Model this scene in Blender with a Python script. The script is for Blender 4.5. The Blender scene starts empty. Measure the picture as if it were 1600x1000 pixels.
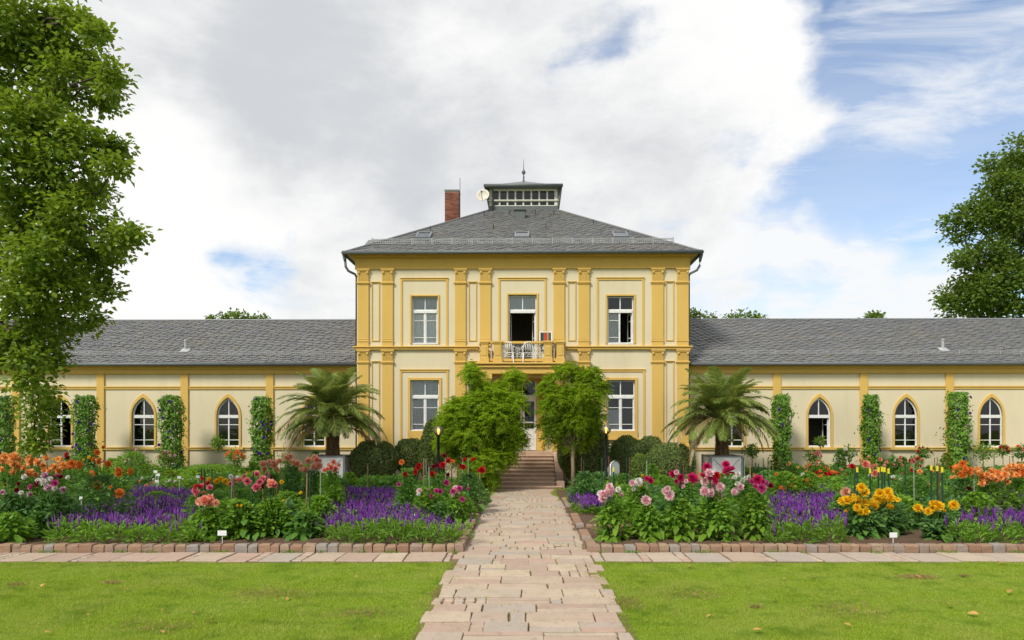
import bpy, math, random
import numpy as np
from mathutils import Vector, Matrix, Euler

random.seed(7)
C = bpy.context.scene.collection
SC = bpy.context.scene
F, CX, HY, EYE = 1080.0, 816.0, 666.0, 2.4      # focal length, axis and horizon measured on the photograph (1600 px wide), eye height

# ------------------------------------------------------------------ camera, sky, sun, exposure
cam = bpy.data.cameras.new('camera'); cam_o = bpy.data.objects.new('camera', cam); C.objects.link(cam_o)
cam_o.location = (0, 0, EYE); cam_o.rotation_euler = (math.radians(90), 0, 0)
cam.sensor_width = 36.0; cam.lens = 36.0 * F / 1600.0
cam.shift_x = -0.010; cam.shift_y = 0.10375
cam.clip_start = 0.1; cam.clip_end = 2000
SC.camera = cam_o

SUN_DIR = Vector((-0.50, -0.62, 0.80)).normalized()
world = bpy.data.worlds.new('World'); SC.world = world; world.use_nodes = True
CLOUD = 5.85
def build_sky():
    nt = world.node_tree; N = nt.nodes; L = nt.links
    for n in list(N): N.remove(n)
    out = N.new('ShaderNodeOutputWorld'); bg = N.new('ShaderNodeBackground'); bg.inputs['Strength'].default_value = 0.07
    L.new(bg.outputs[0], out.inputs['Surface'])
    sky = N.new('ShaderNodeTexSky'); sky.sky_type = 'NISHITA'; sky.sun_disc = False
    sky.sun_elevation = math.asin(SUN_DIR.z); sky.sun_rotation = math.atan2(SUN_DIR.x, SUN_DIR.y)
    sky.air_density = 1.0; sky.dust_density = 0.1; sky.ozone_density = 3.0
    tc = N.new('ShaderNodeTexCoord')
    wn = N.new('ShaderNodeTexNoise'); wn.inputs['Scale'].default_value = 5.0; wn.inputs['Detail'].default_value = 6; L.new(tc.outputs['Generated'], wn.inputs['Vector'])
    ws = N.new('ShaderNodeVectorMath'); ws.operation = 'MULTIPLY_ADD'; ws.inputs[1].default_value = (0.22, 0.22, 0.22); L.new(wn.outputs['Color'], ws.inputs[0])
    wo = N.new('ShaderNodeVectorMath'); wo.operation = 'ADD'; wo.inputs[1].default_value = (-0.11, -0.11, -0.11); L.new(tc.outputs['Generated'], wo.inputs[0]); L.new(wo.outputs[0], ws.inputs[2])
    nm = N.new('ShaderNodeVectorMath'); nm.operation = 'NORMALIZE'; L.new(ws.outputs[0], nm.inputs[0])
    def math_(op, a, b=None, clamp=False):
        m = N.new('ShaderNodeMath'); m.operation = op; m.use_clamp = clamp
        for i, v in enumerate((a, b)):
            if v is None: continue
            if isinstance(v, (int, float)): m.inputs[i].default_value = v
            else: L.new(v, m.inputs[i])
        return m.outputs[0]
    def noise(scale, detail, rough, stretch=(1, 1, 1), dist=0.0, off=(0, 0, 0)):
        mp = N.new('ShaderNodeMapping'); mp.inputs['Scale'].default_value = stretch; mp.inputs['Location'].default_value = off
        L.new(tc.outputs['Generated'], mp.inputs['Vector'])
        t = N.new('ShaderNodeTexNoise'); t.inputs['Scale'].default_value = scale; t.inputs['Detail'].default_value = detail
        t.inputs['Roughness'].default_value = rough; t.inputs['Distortion'].default_value = dist
        L.new(mp.outputs[0], t.inputs['Vector']); return t.outputs['Fac']
    def blob(x, y, r0, r1):
        d = Vector(((x - CX) / F, 1.0, (HY - y) / F)).normalized()
        v = N.new('ShaderNodeVectorMath'); v.operation = 'DOT_PRODUCT'; v.inputs[1].default_value = d
        L.new(nm.outputs[0], v.inputs[0])
        mr = N.new('ShaderNodeMapRange'); mr.interpolation_type = 'SMOOTHSTEP'
        mr.inputs['From Min'].default_value = math.cos(math.radians(r1)); mr.inputs['From Max'].default_value = math.cos(math.radians(r0))
        L.new(v.outputs['Value'], mr.inputs['Value']); return mr.outputs[0]
    def mrange(v, a, b, c=0.0, d=1.0):
        mr = N.new('ShaderNodeMapRange'); mr.interpolation_type = 'SMOOTHSTEP'
        for k, x in (('From Min', a), ('From Max', b), ('To Min', c), ('To Max', d)): mr.inputs[k].default_value = x
        L.new(v, mr.inputs['Value']); return mr.outputs[0]
    big = noise(2.3, 10, 0.58, (1, 1, 1.5), 0.35, (0.3, 0.1, 0.2))
    fine = noise(6.5, 9, 0.62, (1, 1, 1.7), 0.3, (1.3, 0.4, 0.0))
    dens = math_('ADD', math_('MULTIPLY', math_('SUBTRACT', big, 0.5), 1.9), math_('MULTIPLY', math_('SUBTRACT', fine, 0.5), 1.15))
    # a heavy cloud bank over most of the sky, open blue towards the right
    bias = None
    for x, y, r0, r1, w in ((1600, 230, 5, 22, -0.62), (1420, 130, 2, 14, -0.18), (1340, 455, 2, 12, -0.38), (2000, 250, 8, 30, -0.35), (960, 50, 0.5, 4.5, -0.20), (1060, 85, 0.3, 4.0, -0.20),
                            (405, 405, 0.5, 6.0, -0.28), (495, 298, 0.3, 3.5, -0.26), (600, 170, 8, 26, 0.20), (120, 250, 4, 24, 0.30), (1200, 235, 3, 12, 0.46), (1270, 120, 1, 6, 0.22), (1270, 240, 1, 5, 0.2), (1180, 60, 2, 9, 0.12)):
        t = math_('MULTIPLY', blob(x, y, r0, r1), w)
        bias = t if bias is None else math_('ADD', bias, t)
    cov = mrange(math_('ADD', dens, bias), -0.34, 0.10)
    # thin streaky cirrus in the blue part
    cir = mrange(noise(3.0, 10, 0.62, (0.8, 1, 3.4), 0.6, (2.0, 0.0, 0.7)), 0.40, 0.66, 0.0, 0.9)
    cirw = mrange(noise(1.4, 6, 0.6, (1.0, 1, 3.0), 0.2, (0.0, 2.0, 0.7)), 0.35, 0.70, 0.06, 0.34)
    low = None
    for x, y, r0, r1 in ((1120, 430, 0.5, 5.0), (1230, 455, 0.5, 5.5), (1340, 440, 0.5, 5.5), (1450, 475, 0.5, 5.5), (1290, 400, 0.2, 3.5)):
        low = blob(x, y, r0, r1) if low is None else math_('MAXIMUM', low, blob(x, y, r0, r1))
    low = math_('MULTIPLY', low, mrange(noise(5.0, 8, 0.6, (0.8, 1, 3.0), 0.4, (0.7, 0.2, 0.1)), 0.30, 0.58, 0.25, 1.0))
    thin = math_('ADD', math_('MAXIMUM', cir, cirw), low, True)
    # grey bellies of the clouds
    gn = math_('ADD', math_('ADD', math_('MULTIPLY', math_('SUBTRACT', noise(2.6, 10, 0.6, (1, 1, 1.9), 0.4, (5.0, 1.0, 0.0)), 0.5), 1.9), 0.42), math_('MULTIPLY', math_('SUBTRACT', noise(8.5, 9, 0.62, (1, 1, 2.0), 0.3, (2.0, 4.0, 0.0)), 0.5), 0.9))
    g = None
    for x, y, r0, r1, w in ((500, 235, 1, 11, 0.50), (340, 220, 1, 8, 0.25), (740, 260, 1, 8, 0.28), (640, 60, 4, 18, 0.02), (650, 120, 1, 8, -0.12), (1060, 100, 2, 9, 0.10), (300, 350, 3, 10, -0.45), (560, 340, 1, 6, -0.35), (100, 420, 4, 16, -0.30), (1180, 60, 2, 9, -0.25), (1100, 300, 3, 10, 0.1)):
        t = math_('MULTIPLY', blob(x, y, r0, r1), w)
        g = t if g is None else math_('ADD', g, t)
    grey = mrange(math_('ADD', gn, g), 0.0, 1.15)
    cm = N.new('ShaderNodeMix'); cm.data_type = 'RGBA'
    cm.inputs[6].default_value = (CLOUD * 1.0, CLOUD * 1.0, CLOUD * 0.99, 1); cm.inputs[7].default_value = (CLOUD * 0.64, CLOUD * 0.66, CLOUD * 0.69, 1)
    L.new(grey, cm.inputs[0])
    ci = N.new('ShaderNodeMix'); ci.data_type = 'RGBA'; ci.inputs[7].default_value = (CLOUD * 0.93, CLOUD * 0.95, CLOUD * 0.97, 1)
    L.new(thin, ci.inputs[0]); L.new(sky.outputs[0], ci.inputs[6])
    mx = N.new('ShaderNodeMix'); mx.data_type = 'RGBA'
    L.new(cov, mx.inputs[0]); L.new(ci.outputs[2], mx.inputs[6]); L.new(cm.outputs[2], mx.inputs[7])
    L.new(mx.outputs[2], bg.inputs['Color'])
build_sky()
sun = bpy.data.lights.new('sun', 'SUN'); sun.energy = 1.5; sun.angle = math.radians(12); sun.color = (1.0, 0.95, 0.86)
sun_o = bpy.data.objects.new('sun', sun); C.objects.link(sun_o)
sun_o.rotation_euler = (-SUN_DIR).to_track_quat('-Z', 'Y').to_euler(); sun_o.location = (-30, -30, 60)
SC.view_settings.view_transform = 'Standard'; SC.view_settings.look = 'None'
SC.view_settings.gamma = 1.0; SC.view_settings.use_curve_mapping = False
SC.view_settings.exposure = 1.3
SC.render.engine = 'CYCLES'
SC.cycles.max_bounces = 8; SC.cycles.transparent_max_bounces = 12; SC.cycles.diffuse_bounces = 4

# ------------------------------------------------------------------ helpers
def wx(x, Y): return (x - CX) / F * Y
def wz(y, Y): return EYE + (HY - y) / F * Y
def ground_Y(y, z=0.0): return F * (EYE - z) / (y - HY)

class MB:
    def __init__(s): s.v = []; s.f = []
    def add(s, vs, fs):
        o = len(s.v); s.v.extend(tuple(p) for p in vs); s.f.extend(tuple(i + o for i in f) for f in fs); return s
    def box(s, x0, x1, y0, y1, z0, z1):
        return s.add([(x0, y0, z0), (x1, y0, z0), (x1, y1, z0), (x0, y1, z0), (x0, y0, z1), (x1, y0, z1), (x1, y1, z1), (x0, y1, z1)],
                     [(0, 3, 2, 1), (4, 5, 6, 7), (0, 1, 5, 4), (1, 2, 6, 5), (2, 3, 7, 6), (3, 0, 4, 7)])
    def tube(s, pts, rs, n=6, cap=True):
        pts = [Vector(p) for p in pts]
        if isinstance(rs, (int, float)): rs = [rs] * len(pts)
        o = len(s.v)
        for i, p in enumerate(pts):
            a = pts[max(i - 1, 0)]; b = pts[min(i + 1, len(pts) - 1)]
            d = (b - a).normalized()
            u = d.cross(Vector((0, 0, 1))) if abs(d.z) < 0.95 else d.cross(Vector((1, 0, 0)))
            u.normalize(); w = d.cross(u)
            for k in range(n):
                t = 2 * math.pi * k / n
                s.v.append(tuple(p + (u * math.cos(t) + w * math.sin(t)) * rs[i]))
        for i in range(len(pts) - 1):
            for k in range(n):
                a = o + i * n + k; b = o + i * n + (k + 1) % n
                s.f.append((a, b, b + n, a + n))
        if cap:
            s.f.append(tuple(o + k for k in range(n))[::-1]); s.f.append(tuple(o + (len(pts) - 1) * n + k for k in range(n)))
        return s
    def lathe(s, prof, c=(0, 0, 0), n=16):
        o = len(s.v)
        for r, z in prof:
            for k in range(n):
                t = 2 * math.pi * k / n
                s.v.append((c[0] + r * math.cos(t), c[1] + r * math.sin(t), c[2] + z))
        for i in range(len(prof) - 1):
            for k in range(n):
                a = o + i * n + k; b = o + i * n + (k + 1) % n
                s.f.append((a, b, b + n, a + n))
        s.f.append(tuple(o + k for k in range(n))[::-1]); s.f.append(tuple(o + (len(prof) - 1) * n + k for k in range(n)))
        return s
    def prism(s, poly, y0, y1):                      # poly in (x, z), counter-clockwise seen from -y
        n = len(poly); o = len(s.v)
        s.v.extend((x, y0, z) for x, z in poly); s.v.extend((x, y1, z) for x, z in poly)
        s.f.append(tuple(o + i for i in range(n))); s.f.append(tuple(o + n + i for i in range(n))[::-1])
        for i in range(n):
            j = (i + 1) % n
            s.f.append((o + j, o + i, o + n + i, o + n + j))
        return s
    def ring(s, outer, inner, y0, y1, closed=False):  # band between two polylines in (x, z)
        n = len(outer); o = len(s.v)
        for x, z in outer: s.v += [(x, y0, z), (x, y1, z)]
        for x, z in inner: s.v += [(x, y0, z), (x, y1, z)]
        m = n if closed else n - 1
        for i in range(m):
            j = (i + 1) % n
            a, b, c, d = o + 2 * i, o + 2 * j, o + 2 * (n + j), o + 2 * (n + i)
            s.f += [(a, b, c, d), (a + 1, d + 1, c + 1, b + 1), (a, a + 1, b + 1, b), (d, c, c + 1, d + 1)]
        if not closed:
            for i in (0, n - 1): s.f.append((o + 2 * i, o + 2 * i + 1, o + 2 * (n + i) + 1, o + 2 * (n + i)))
        return s
    def mesh(s, name, smooth=False):
        me = bpy.data.meshes.new(name); me.from_pydata(s.v, [], s.f); me.update()
        if smooth: me.polygons.foreach_set('use_smooth', [True] * len(me.polygons))
        return me
    def build(s, name, mat, parent=None, smooth=False, bevel=0.0, loc=None):
        return link(name, s.mesh(name, smooth), mat, parent, bevel, loc)

def link(name, me, mat, parent=None, bevel=0.0, loc=None):
    o = bpy.data.objects.new(name, me); C.objects.link(o)
    if mat is not None and me is not None and len(me.materials) == 0: me.materials.append(mat)
    if parent is not None: o.parent = parent
    if loc is not None: o.location = loc
    if bevel:
        b = o.modifiers.new('bevel', 'BEVEL'); b.width = bevel; b.segments = 1; b.limit_method = 'ANGLE'
    return o
def tag(o, label=None, cat=None, group=None, kind=None):
    if label: o['label'] = label
    if cat: o['category'] = cat
    if group: o['group'] = group
    if kind: o['kind'] = kind
    return o
def thing(name, label, cat, loc=(0, 0, 0), rz=0.0, group=None):
    o = bpy.data.objects.new(name, None); C.objects.link(o); o.location = loc; o.rotation_euler = (0, 0, rz)
    o.empty_display_size = 0.2
    return tag(o, label, cat, group)

# ------------------------------------------------------------------ materials
M = {}
def new_mat(name):
    m = bpy.data.materials.new(name); m.use_nodes = True; nt = m.node_tree
    for n in list(nt.nodes): nt.nodes.remove(n)
    out = nt.nodes.new('ShaderNodeOutputMaterial'); M[name] = m
    return m, nt, out
def nmix(nt, fac, a, b, blend='MIX'):
    m = nt.nodes.new('ShaderNodeMix'); m.data_type = 'RGBA'; m.blend_type = blend
    for i, v in ((0, fac), (6, a), (7, b)):
        if isinstance(v, (int, float)): m.inputs[i].default_value = v
        elif isinstance(v, (tuple, list)): m.inputs[i].default_value = tuple(v)[:3] + (1,)
        else: nt.links.new(v, m.inputs[i])
    return m.outputs[2]
def nramp(nt, v, stops):
    r = nt.nodes.new('ShaderNodeValToRGB'); e = r.color_ramp.elements
    while len(e) < len(stops): e.new(0.5)
    for el, (p, c) in zip(e, stops): el.position = p; el.color = tuple(c)[:3] + (1,)
    nt.links.new(v, r.inputs[0]); return r.outputs[0]
def nnoise(nt, scale, detail=5, rough=0.55, stretch=None, coord='Object'):
    tc = nt.nodes.new('ShaderNodeTexCoord'); t = nt.nodes.new('ShaderNodeTexNoise')
    t.inputs['Scale'].default_value = scale; t.inputs['Detail'].default_value = detail; t.inputs['Roughness'].default_value = rough
    src = tc.outputs[coord] if coord != 'World' else nt.nodes.new('ShaderNodeNewGeometry').outputs['Position']
    if stretch:
        mp = nt.nodes.new('ShaderNodeMapping'); mp.inputs['Scale'].default_value = stretch; nt.links.new(src, mp.inputs['Vector']); src = mp.outputs[0]
    nt.links.new(src, t.inputs['Vector']); return t.outputs['Fac']
def nmap(nt, v, a, b, c=0.0, d=1.0):
    mr = nt.nodes.new('ShaderNodeMapRange')
    for k, x in (('From Min', a), ('From Max', b), ('To Min', c), ('To Max', d)): mr.inputs[k].default_value = x
    nt.links.new(v, mr.inputs['Value']); return mr.outputs[0]
def bsdf(nt, out, col, rough=0.7, bump=None, bstr=0.2, bdist=0.02, metal=0.0, spec=0.4):
    p = nt.nodes.new('ShaderNodeBsdfPrincipled')
    if isinstance(col, (tuple, list)): p.inputs['Base Color'].default_value = tuple(col)[:3] + (1,)
    else: nt.links.new(col, p.inputs['Base Color'])
    if isinstance(rough, (int, float)): p.inputs['Roughness'].default_value = rough
    else: nt.links.new(rough, p.inputs['Roughness'])
    p.inputs['Metallic'].default_value = metal; p.inputs['Specular IOR Level'].default_value = spec
    if bump is not None:
        b = nt.nodes.new('ShaderNodeBump'); b.inputs['Strength'].default_value = bstr; b.inputs['Distance'].default_value = bdist
        nt.links.new(bump, b.inputs['Height']); nt.links.new(b.outputs[0], p.inputs['Normal'])
    nt.links.new(p.outputs[0], out.inputs['Surface']); return p
def stucco(name, col, dirt, amt=0.35):
    m, nt, out = new_mat(name)
    a = nnoise(nt, 0.9, 6, 0.6, (1, 1, 0.5), 'World'); b_ = nt.nodes.new('ShaderNodeSeparateXYZ'); nt.links.new(nt.nodes.new('ShaderNodeNewGeometry').outputs['Position'], b_.inputs[0]); s = nnoise(nt, 2.2, 6, 0.65, (1, 1, 0.12), 'World'); g = nnoise(nt, 60, 3, 0.6, None, 'World')
    f = nt.nodes.new('ShaderNodeMath'); f.operation = 'MULTIPLY'; nt.links.new(nmap(nt, a, 0.35, 0.75), f.inputs[0]); nt.links.new(nmap(nt, s, 0.35, 0.75), f.inputs[1])
    f2 = nt.nodes.new('ShaderNodeMath'); f2.operation = 'MULTIPLY'; f2.inputs[1].default_value = amt; nt.links.new(f.outputs[0], f2.inputs[0])
    c = nmix(nt, f2.outputs[0], col, dirt)
    sp_ = nt.nodes.new('ShaderNodeMath'); sp_.operation = 'MULTIPLY'; nt.links.new(nmap(nt, b_.outputs['Z'], 0.2, 1.5, 0.8, 0.0), sp_.inputs[0]); nt.links.new(nmap(nt, a, 0.3, 0.65), sp_.inputs[1]); sp_.use_clamp = True
    c = nmix(nt, sp_.outputs[0], c, (0.30, 0.26, 0.17))
    c = nmix(nt, nmap(nt, g, 0.3, 0.7, 0, 0.06), c, (0.3, 0.25, 0.15))
    bsdf(nt, out, c, 0.85, g, 0.12, 0.01, spec=0.2); return m
stucco('cream', (0.67, 0.59, 0.405), (0.46, 0.39, 0.26), 0.5)
stucco('ochre', (0.65, 0.425, 0.11), (0.42, 0.26, 0.07), 0.5)
def paint(name, col, rough=0.45, var=0.08, scale=8, metal=0.0):
    m, nt, out = new_mat(name); n = nnoise(nt, scale, 5, 0.6, None, 'World')
    c = nmix(nt, nmap(nt, n, 0.3, 0.75, 0, 1), col, tuple(x * (1 - var * 2.5) for x in col)); bsdf(nt, out, c, rough, metal=metal); return m
paint('white_paint', (0.78, 0.78, 0.76)); paint('white_plastic', (0.8, 0.8, 0.8), 0.35, 0.03)
paint('zinc', (0.12, 0.135, 0.135), 0.5, 0.12); paint('dark_metal', (0.03, 0.03, 0.033), 0.4); paint('grey_frame', (0.22, 0.23, 0.24), 0.5)
paint('interior', (0.26, 0.24, 0.20), 0.9); paint('lantern_wood', (0.72, 0.70, 0.62), 0.6, 0.15)
paint('stake_green', (0.015, 0.05, 0.03), 0.4); paint('stake_yellow', (0.75, 0.62, 0.03), 0.5); paint('bamboo', (0.33, 0.22, 0.10), 0.6, 0.2); paint('stake_brown', (0.16, 0.07, 0.035), 0.7, 0.2); paint('stake_pale', (0.26, 0.32, 0.22), 0.6, 0.15)
paint('curtain', (0.88, 0.90, 0.89), 0.9, 0.03, 3); paint('curtain_reflection_grey', (0.56, 0.60, 0.61), 0.9, 0.05, 3); paint('dish_cream', (0.62, 0.58, 0.48), 0.5)
paint('red_cloth', (0.55, 0.035, 0.03), 0.8); paint('green_cloth', (0.05, 0.13, 0.09), 0.8); paint('dark_cloth', (0.04, 0.045, 0.05), 0.8); paint('mustard_cloth', (0.45, 0.26, 0.05), 0.8)
def glass(name, tint=0.55, ior=1.5):
    m, nt, out = new_mat(name)
    t = nt.nodes.new('ShaderNodeBsdfTransparent'); t.inputs[0].default_value = (tint, tint, tint, 1)
    g = nt.nodes.new('ShaderNodeBsdfGlossy'); g.inputs['Roughness'].default_value = 0.03; g.inputs[0].default_value = (0.9, 0.93, 0.95, 1)
    w = nnoise(nt, 1.4, 3, 0.5, None, 'World'); b = nt.nodes.new('ShaderNodeBump'); b.inputs['Strength'].default_value = 0.08; b.inputs['Distance'].default_value = 0.05
    nt.links.new(w, b.inputs['Height']); nt.links.new(b.outputs[0], g.inputs['Normal'])
    fr = nt.nodes.new('ShaderNodeFresnel'); fr.inputs[0].default_value = ior
    ms = nt.nodes.new('ShaderNodeMixShader'); nt.links.new(fr.outputs[0], ms.inputs[0]); nt.links.new(t.outputs[0], ms.inputs[1]); nt.links.new(g.outputs[0], ms.inputs[2])
    nt.links.new(ms.outputs[0], out.inputs['Surface']); return m
glass('glass', 0.45, 1.5); glass('roof_glass', 0.6, 6.0); glass('clear_glass', 0.95, 1.45)
def island(nt): return nt.nodes.new('ShaderNodeNewGeometry').outputs['Random Per Island']
def objrand(nt): return nt.nodes.new('ShaderNodeObjectInfo').outputs['Random']
def slate():
    m, nt, out = new_mat('slate'); r = island(nt)
    c = nramp(nt, r, [(0.0, (0.14, 0.14, 0.143)), (0.35, (0.15, 0.15, 0.153)), (0.7, (0.165, 0.164, 0.164)), (0.95, (0.18, 0.177, 0.172)), (1.0, (0.18, 0.16, 0.13))])
    n = nnoise(nt, 0.45, 7, 0.65, None, 'World'); n2 = nnoise(nt, 25, 4, 0.6, None, 'World')
    c = nmix(nt, nmap(nt, n, 0.50, 0.80, 0, 0.55), c, (0.19, 0.165, 0.11))
    bsdf(nt, out, c, nmap(nt, n2, 0.3, 0.7, 0.34, 0.55), n2, 0.25, 0.01, spec=0.5)
slate()
def stone(name, stops, rough=0.85, wear=(0.2, 0.15, 0.1), ns=3.0, bstr=0.4):
    m, nt, out = new_mat(name); r = objrand(nt); c = nramp(nt, r, stops)
    n = nnoise(nt, ns, 7, 0.65, None, 'World'); n2 = nnoise(nt, ns * 9, 5, 0.6, None, 'World')
    c = nmix(nt, nmap(nt, n, 0.45, 0.8, 0, 0.65), c, wear); c = nmix(nt, nmap(nt, n2, 0.4, 0.8, 0, 0.35), c, (0.42, 0.36, 0.28))
    n3 = nnoise(nt, ns * 3.3, 6, 0.7, None, 'World'); c = nmix(nt, nmap(nt, n3, 0.55, 0.72, 0, 0.45), c, tuple(x * .62 for x in wear))
    bsdf(nt, out, c, rough, n2, bstr, 0.02, spec=0.25)
stone('flagstone', [(0, (0.38, 0.265, 0.205)), (0.22, (0.47, 0.36, 0.265)), (0.42, (0.37, 0.315, 0.265)), (0.62, (0.50, 0.395, 0.28)), (0.82, (0.42, 0.32, 0.245)), (1, (0.44, 0.285, 0.22))], wear=(0.29, 0.23, 0.165))
stone('kerbstone', [(0, (0.24, 0.125, 0.075)), (0.25, (0.32, 0.195, 0.12)), (0.5, (0.25, 0.175, 0.125)), (0.68, (0.34, 0.225, 0.135)), (0.84, (0.26, 0.245, 0.225)), (1, (0.30, 0.17, 0.11))], wear=(0.17, 0.12, 0.08), ns=7, bstr=0.5)
def step_mat():
    m, nt, out = new_mat('sandstone'); n = nnoise(nt, 1.6, 7, 0.65, None, 'World'); l = nnoise(nt, 9, 6, 0.7, None, 'World')
    c = nmix(nt, nmap(nt, n, 0.35, 0.7), (0.50, 0.335, 0.235), (0.40, 0.275, 0.20))
    c = nmix(nt, nmap(nt, l, 0.53, 0.68, 0, 0.75), c, (0.55, 0.48, 0.34)); bsdf(nt, out, c, 0.9, l, 0.4, 0.02, spec=0.2)
step_mat()
def brick_mat():
    m, nt, out = new_mat('brick_red'); r = island(nt)
    bsdf(nt, out, nramp(nt, r, [(0, (0.13, 0.045, 0.03)), (0.5, (0.20, 0.068, 0.042)), (1, (0.26, 0.10, 0.06))]), 0.9, nnoise(nt, 30, 4), 0.3, 0.01)
brick_mat(); paint('mortar', (0.30, 0.22, 0.17), 0.95, 0.1)
def earth(name, a, b, scale=5, extra=None):
    m, nt, out = new_mat(name); n = nnoise(nt, scale, 9, 0.7, None, 'World'); n2 = nnoise(nt, scale * 10, 5, 0.7, None, 'World')
    c = nmix(nt, nmap(nt, n, 0.3, 0.7), a, b); c = nmix(nt, nmap(nt, n2, 0.45, 0.75, 0, 0.5), c, extra or b); bsdf(nt, out, c, 0.95, n2, 0.6, 0.03, spec=0.15)
earth('soil', (0.075, 0.045, 0.028), (0.14, 0.09, 0.055), 4, (0.18, 0.125, 0.085))
earth('joint_sand', (0.20, 0.145, 0.085), (0.12, 0.10, 0.045), 3, (0.28, 0.20, 0.12))
earth('gravel', (0.36, 0.27, 0.22), (0.44, 0.34, 0.28), 3, (0.28, 0.2, 0.16))
earth('turf', (0.12, 0.205, 0.012), (0.165, 0.25, 0.016), 1.2, (0.18, 0.22, 0.03))
def bark(name, a, b, scale=6):
    m, nt, out = new_mat(name); n = nnoise(nt, scale, 7, 0.65, (1, 1, 0.25), 'World')
    bsdf(nt, out, nmix(nt, nmap(nt, n, 0.35, 0.7), a, b), 0.95, n, 0.6, 0.04, spec=0.15)
bark('bark', (0.05, 0.038, 0.028), (0.11, 0.085, 0.06)); bark('pale_bark', (0.16, 0.115, 0.075), (0.27, 0.20, 0.13)); bark('palm_bark', (0.11, 0.07, 0.038), (0.28, 0.18, 0.10), 10)
def leaf(name, c0, c1, c2, rough=0.5, trans=0.35, tcol=None, patch=False, k=1.0):
    c0, c1, c2 = [tuple(v * k for v in c) for c in (c0, c1, c2)]
    m, nt, out = new_mat(name); r = island(nt); c = nramp(nt, r, [(0, c0), (0.5, c1), (1, c2)])
    if patch:
        c = nmix(nt, nmap(nt, nnoise(nt, 1.1, 6, 0.65, (1, 0.8, 1), 'World'), 0.42, 0.62, 0, 0.85), c, (0.36, 0.40, 0.08)); c = nmix(nt, nmap(nt, nnoise(nt, 2.3, 6, 0.7, (0.8, 1, 1), 'World'), 0.50, 0.64, 0, 0.75), c, (0.10, 0.20, 0.012))
    o = nt.nodes.new('ShaderNodeHueSaturation'); nt.links.new(c, o.inputs['Color']); nt.links.new(nmap(nt, objrand(nt), 0, 1, 0.8, 1.2), o.inputs['Value'])
    p = nt.nodes.new('ShaderNodeBsdfPrincipled'); nt.links.new(o.outputs[0], p.inputs['Base Color']); p.inputs['Roughness'].default_value = rough; p.inputs['Specular IOR Level'].default_value = 0.3
    t = nt.nodes.new('ShaderNodeBsdfTranslucent'); nt.links.new(nmix(nt, 0.5, o.outputs[0], tcol or (c2[0] * 1.5, c2[1] * 1.5, c2[2])), t.inputs[0])
    ms = nt.nodes.new('ShaderNodeMixShader'); ms.inputs[0].default_value = trans
    nt.links.new(p.outputs[0], ms.inputs[1]); nt.links.new(t.outputs[0], ms.inputs[2]); nt.links.new(ms.outputs[0], out.inputs['Surface'])
leaf('oak_leaf', (0.055, 0.10, 0.008), (0.095, 0.155, 0.012), (0.165, 0.22, 0.022), k=1.45, trans=0.42)
leaf('far_leaf', (0.04, 0.08, 0.01), (0.065, 0.115, 0.015), (0.12, 0.165, 0.025), k=1.6, trans=0.42)
leaf('locust_leaf', (0.125, 0.225, 0.008), (0.20, 0.325, 0.012), (0.31, 0.43, 0.022), k=1.2, trans=0.5)
leaf('box_leaf', (0.03, 0.05, 0.014), (0.05, 0.078, 0.018), (0.10, 0.115, 0.03), trans=0.18, k=2.2)
leaf('box_leaf_light', (0.055, 0.10, 0.014), (0.085, 0.14, 0.02), (0.13, 0.18, 0.035), trans=0.15, k=1.3)
leaf('vine_leaf', (0.05, 0.13, 0.012), (0.09, 0.19, 0.018), (0.16, 0.27, 0.035), k=1.35)
leaf('dahlia_leaf', (0.05, 0.135, 0.022), (0.085, 0.19, 0.03), (0.135, 0.26, 0.04), k=1.3, trans=0.42)
leaf('dahlia_leaf_blue', (0.04, 0.11, 0.032), (0.07, 0.16, 0.042), (0.12, 0.22, 0.055), k=1.3, trans=0.42)
leaf('dahlia_leaf_bright', (0.075, 0.175, 0.015), (0.12, 0.245, 0.02), (0.19, 0.32, 0.03), k=1.2, trans=0.42)
leaf('big_leaf', (0.08, 0.18, 0.016), (0.13, 0.25, 0.022), (0.24, 0.34, 0.03))
leaf('salvia_leaf', (0.08, 0.18, 0.016), (0.125, 0.25, 0.025), (0.19, 0.33, 0.04), k=1.3)
leaf('salvia_spike', (0.06, 0.010, 0.13), (0.11, 0.018, 0.20), (0.20, 0.04, 0.29), trans=0.2, k=1.15)
leaf('lime_leaf', (0.12, 0.20, 0.015), (0.17, 0.26, 0.02), (0.24, 0.32, 0.035))
leaf('palm_leaf', (0.06, 0.105, 0.02), (0.105, 0.155, 0.03), (0.20, 0.21, 0.06), trans=0.35, k=1.75)
leaf('palm_dry', (0.17, 0.12, 0.06), (0.26, 0.19, 0.10), (0.36, 0.27, 0.17), trans=0.25, k=1.5)
leaf('grass_blade', (0.20, 0.29, 0.018), (0.28, 0.38, 0.028), (0.40, 0.48, 0.06), trans=0.35, patch=True)
leaf('grass_dry', (0.22, 0.17, 0.05), (0.30, 0.22, 0.08), (0.38, 0.30, 0.12), trans=0.3)
leaf('fallen', (0.42, 0.30, 0.08), (0.50, 0.25, 0.06), (0.55, 0.45, 0.18), trans=0.2)
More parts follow.
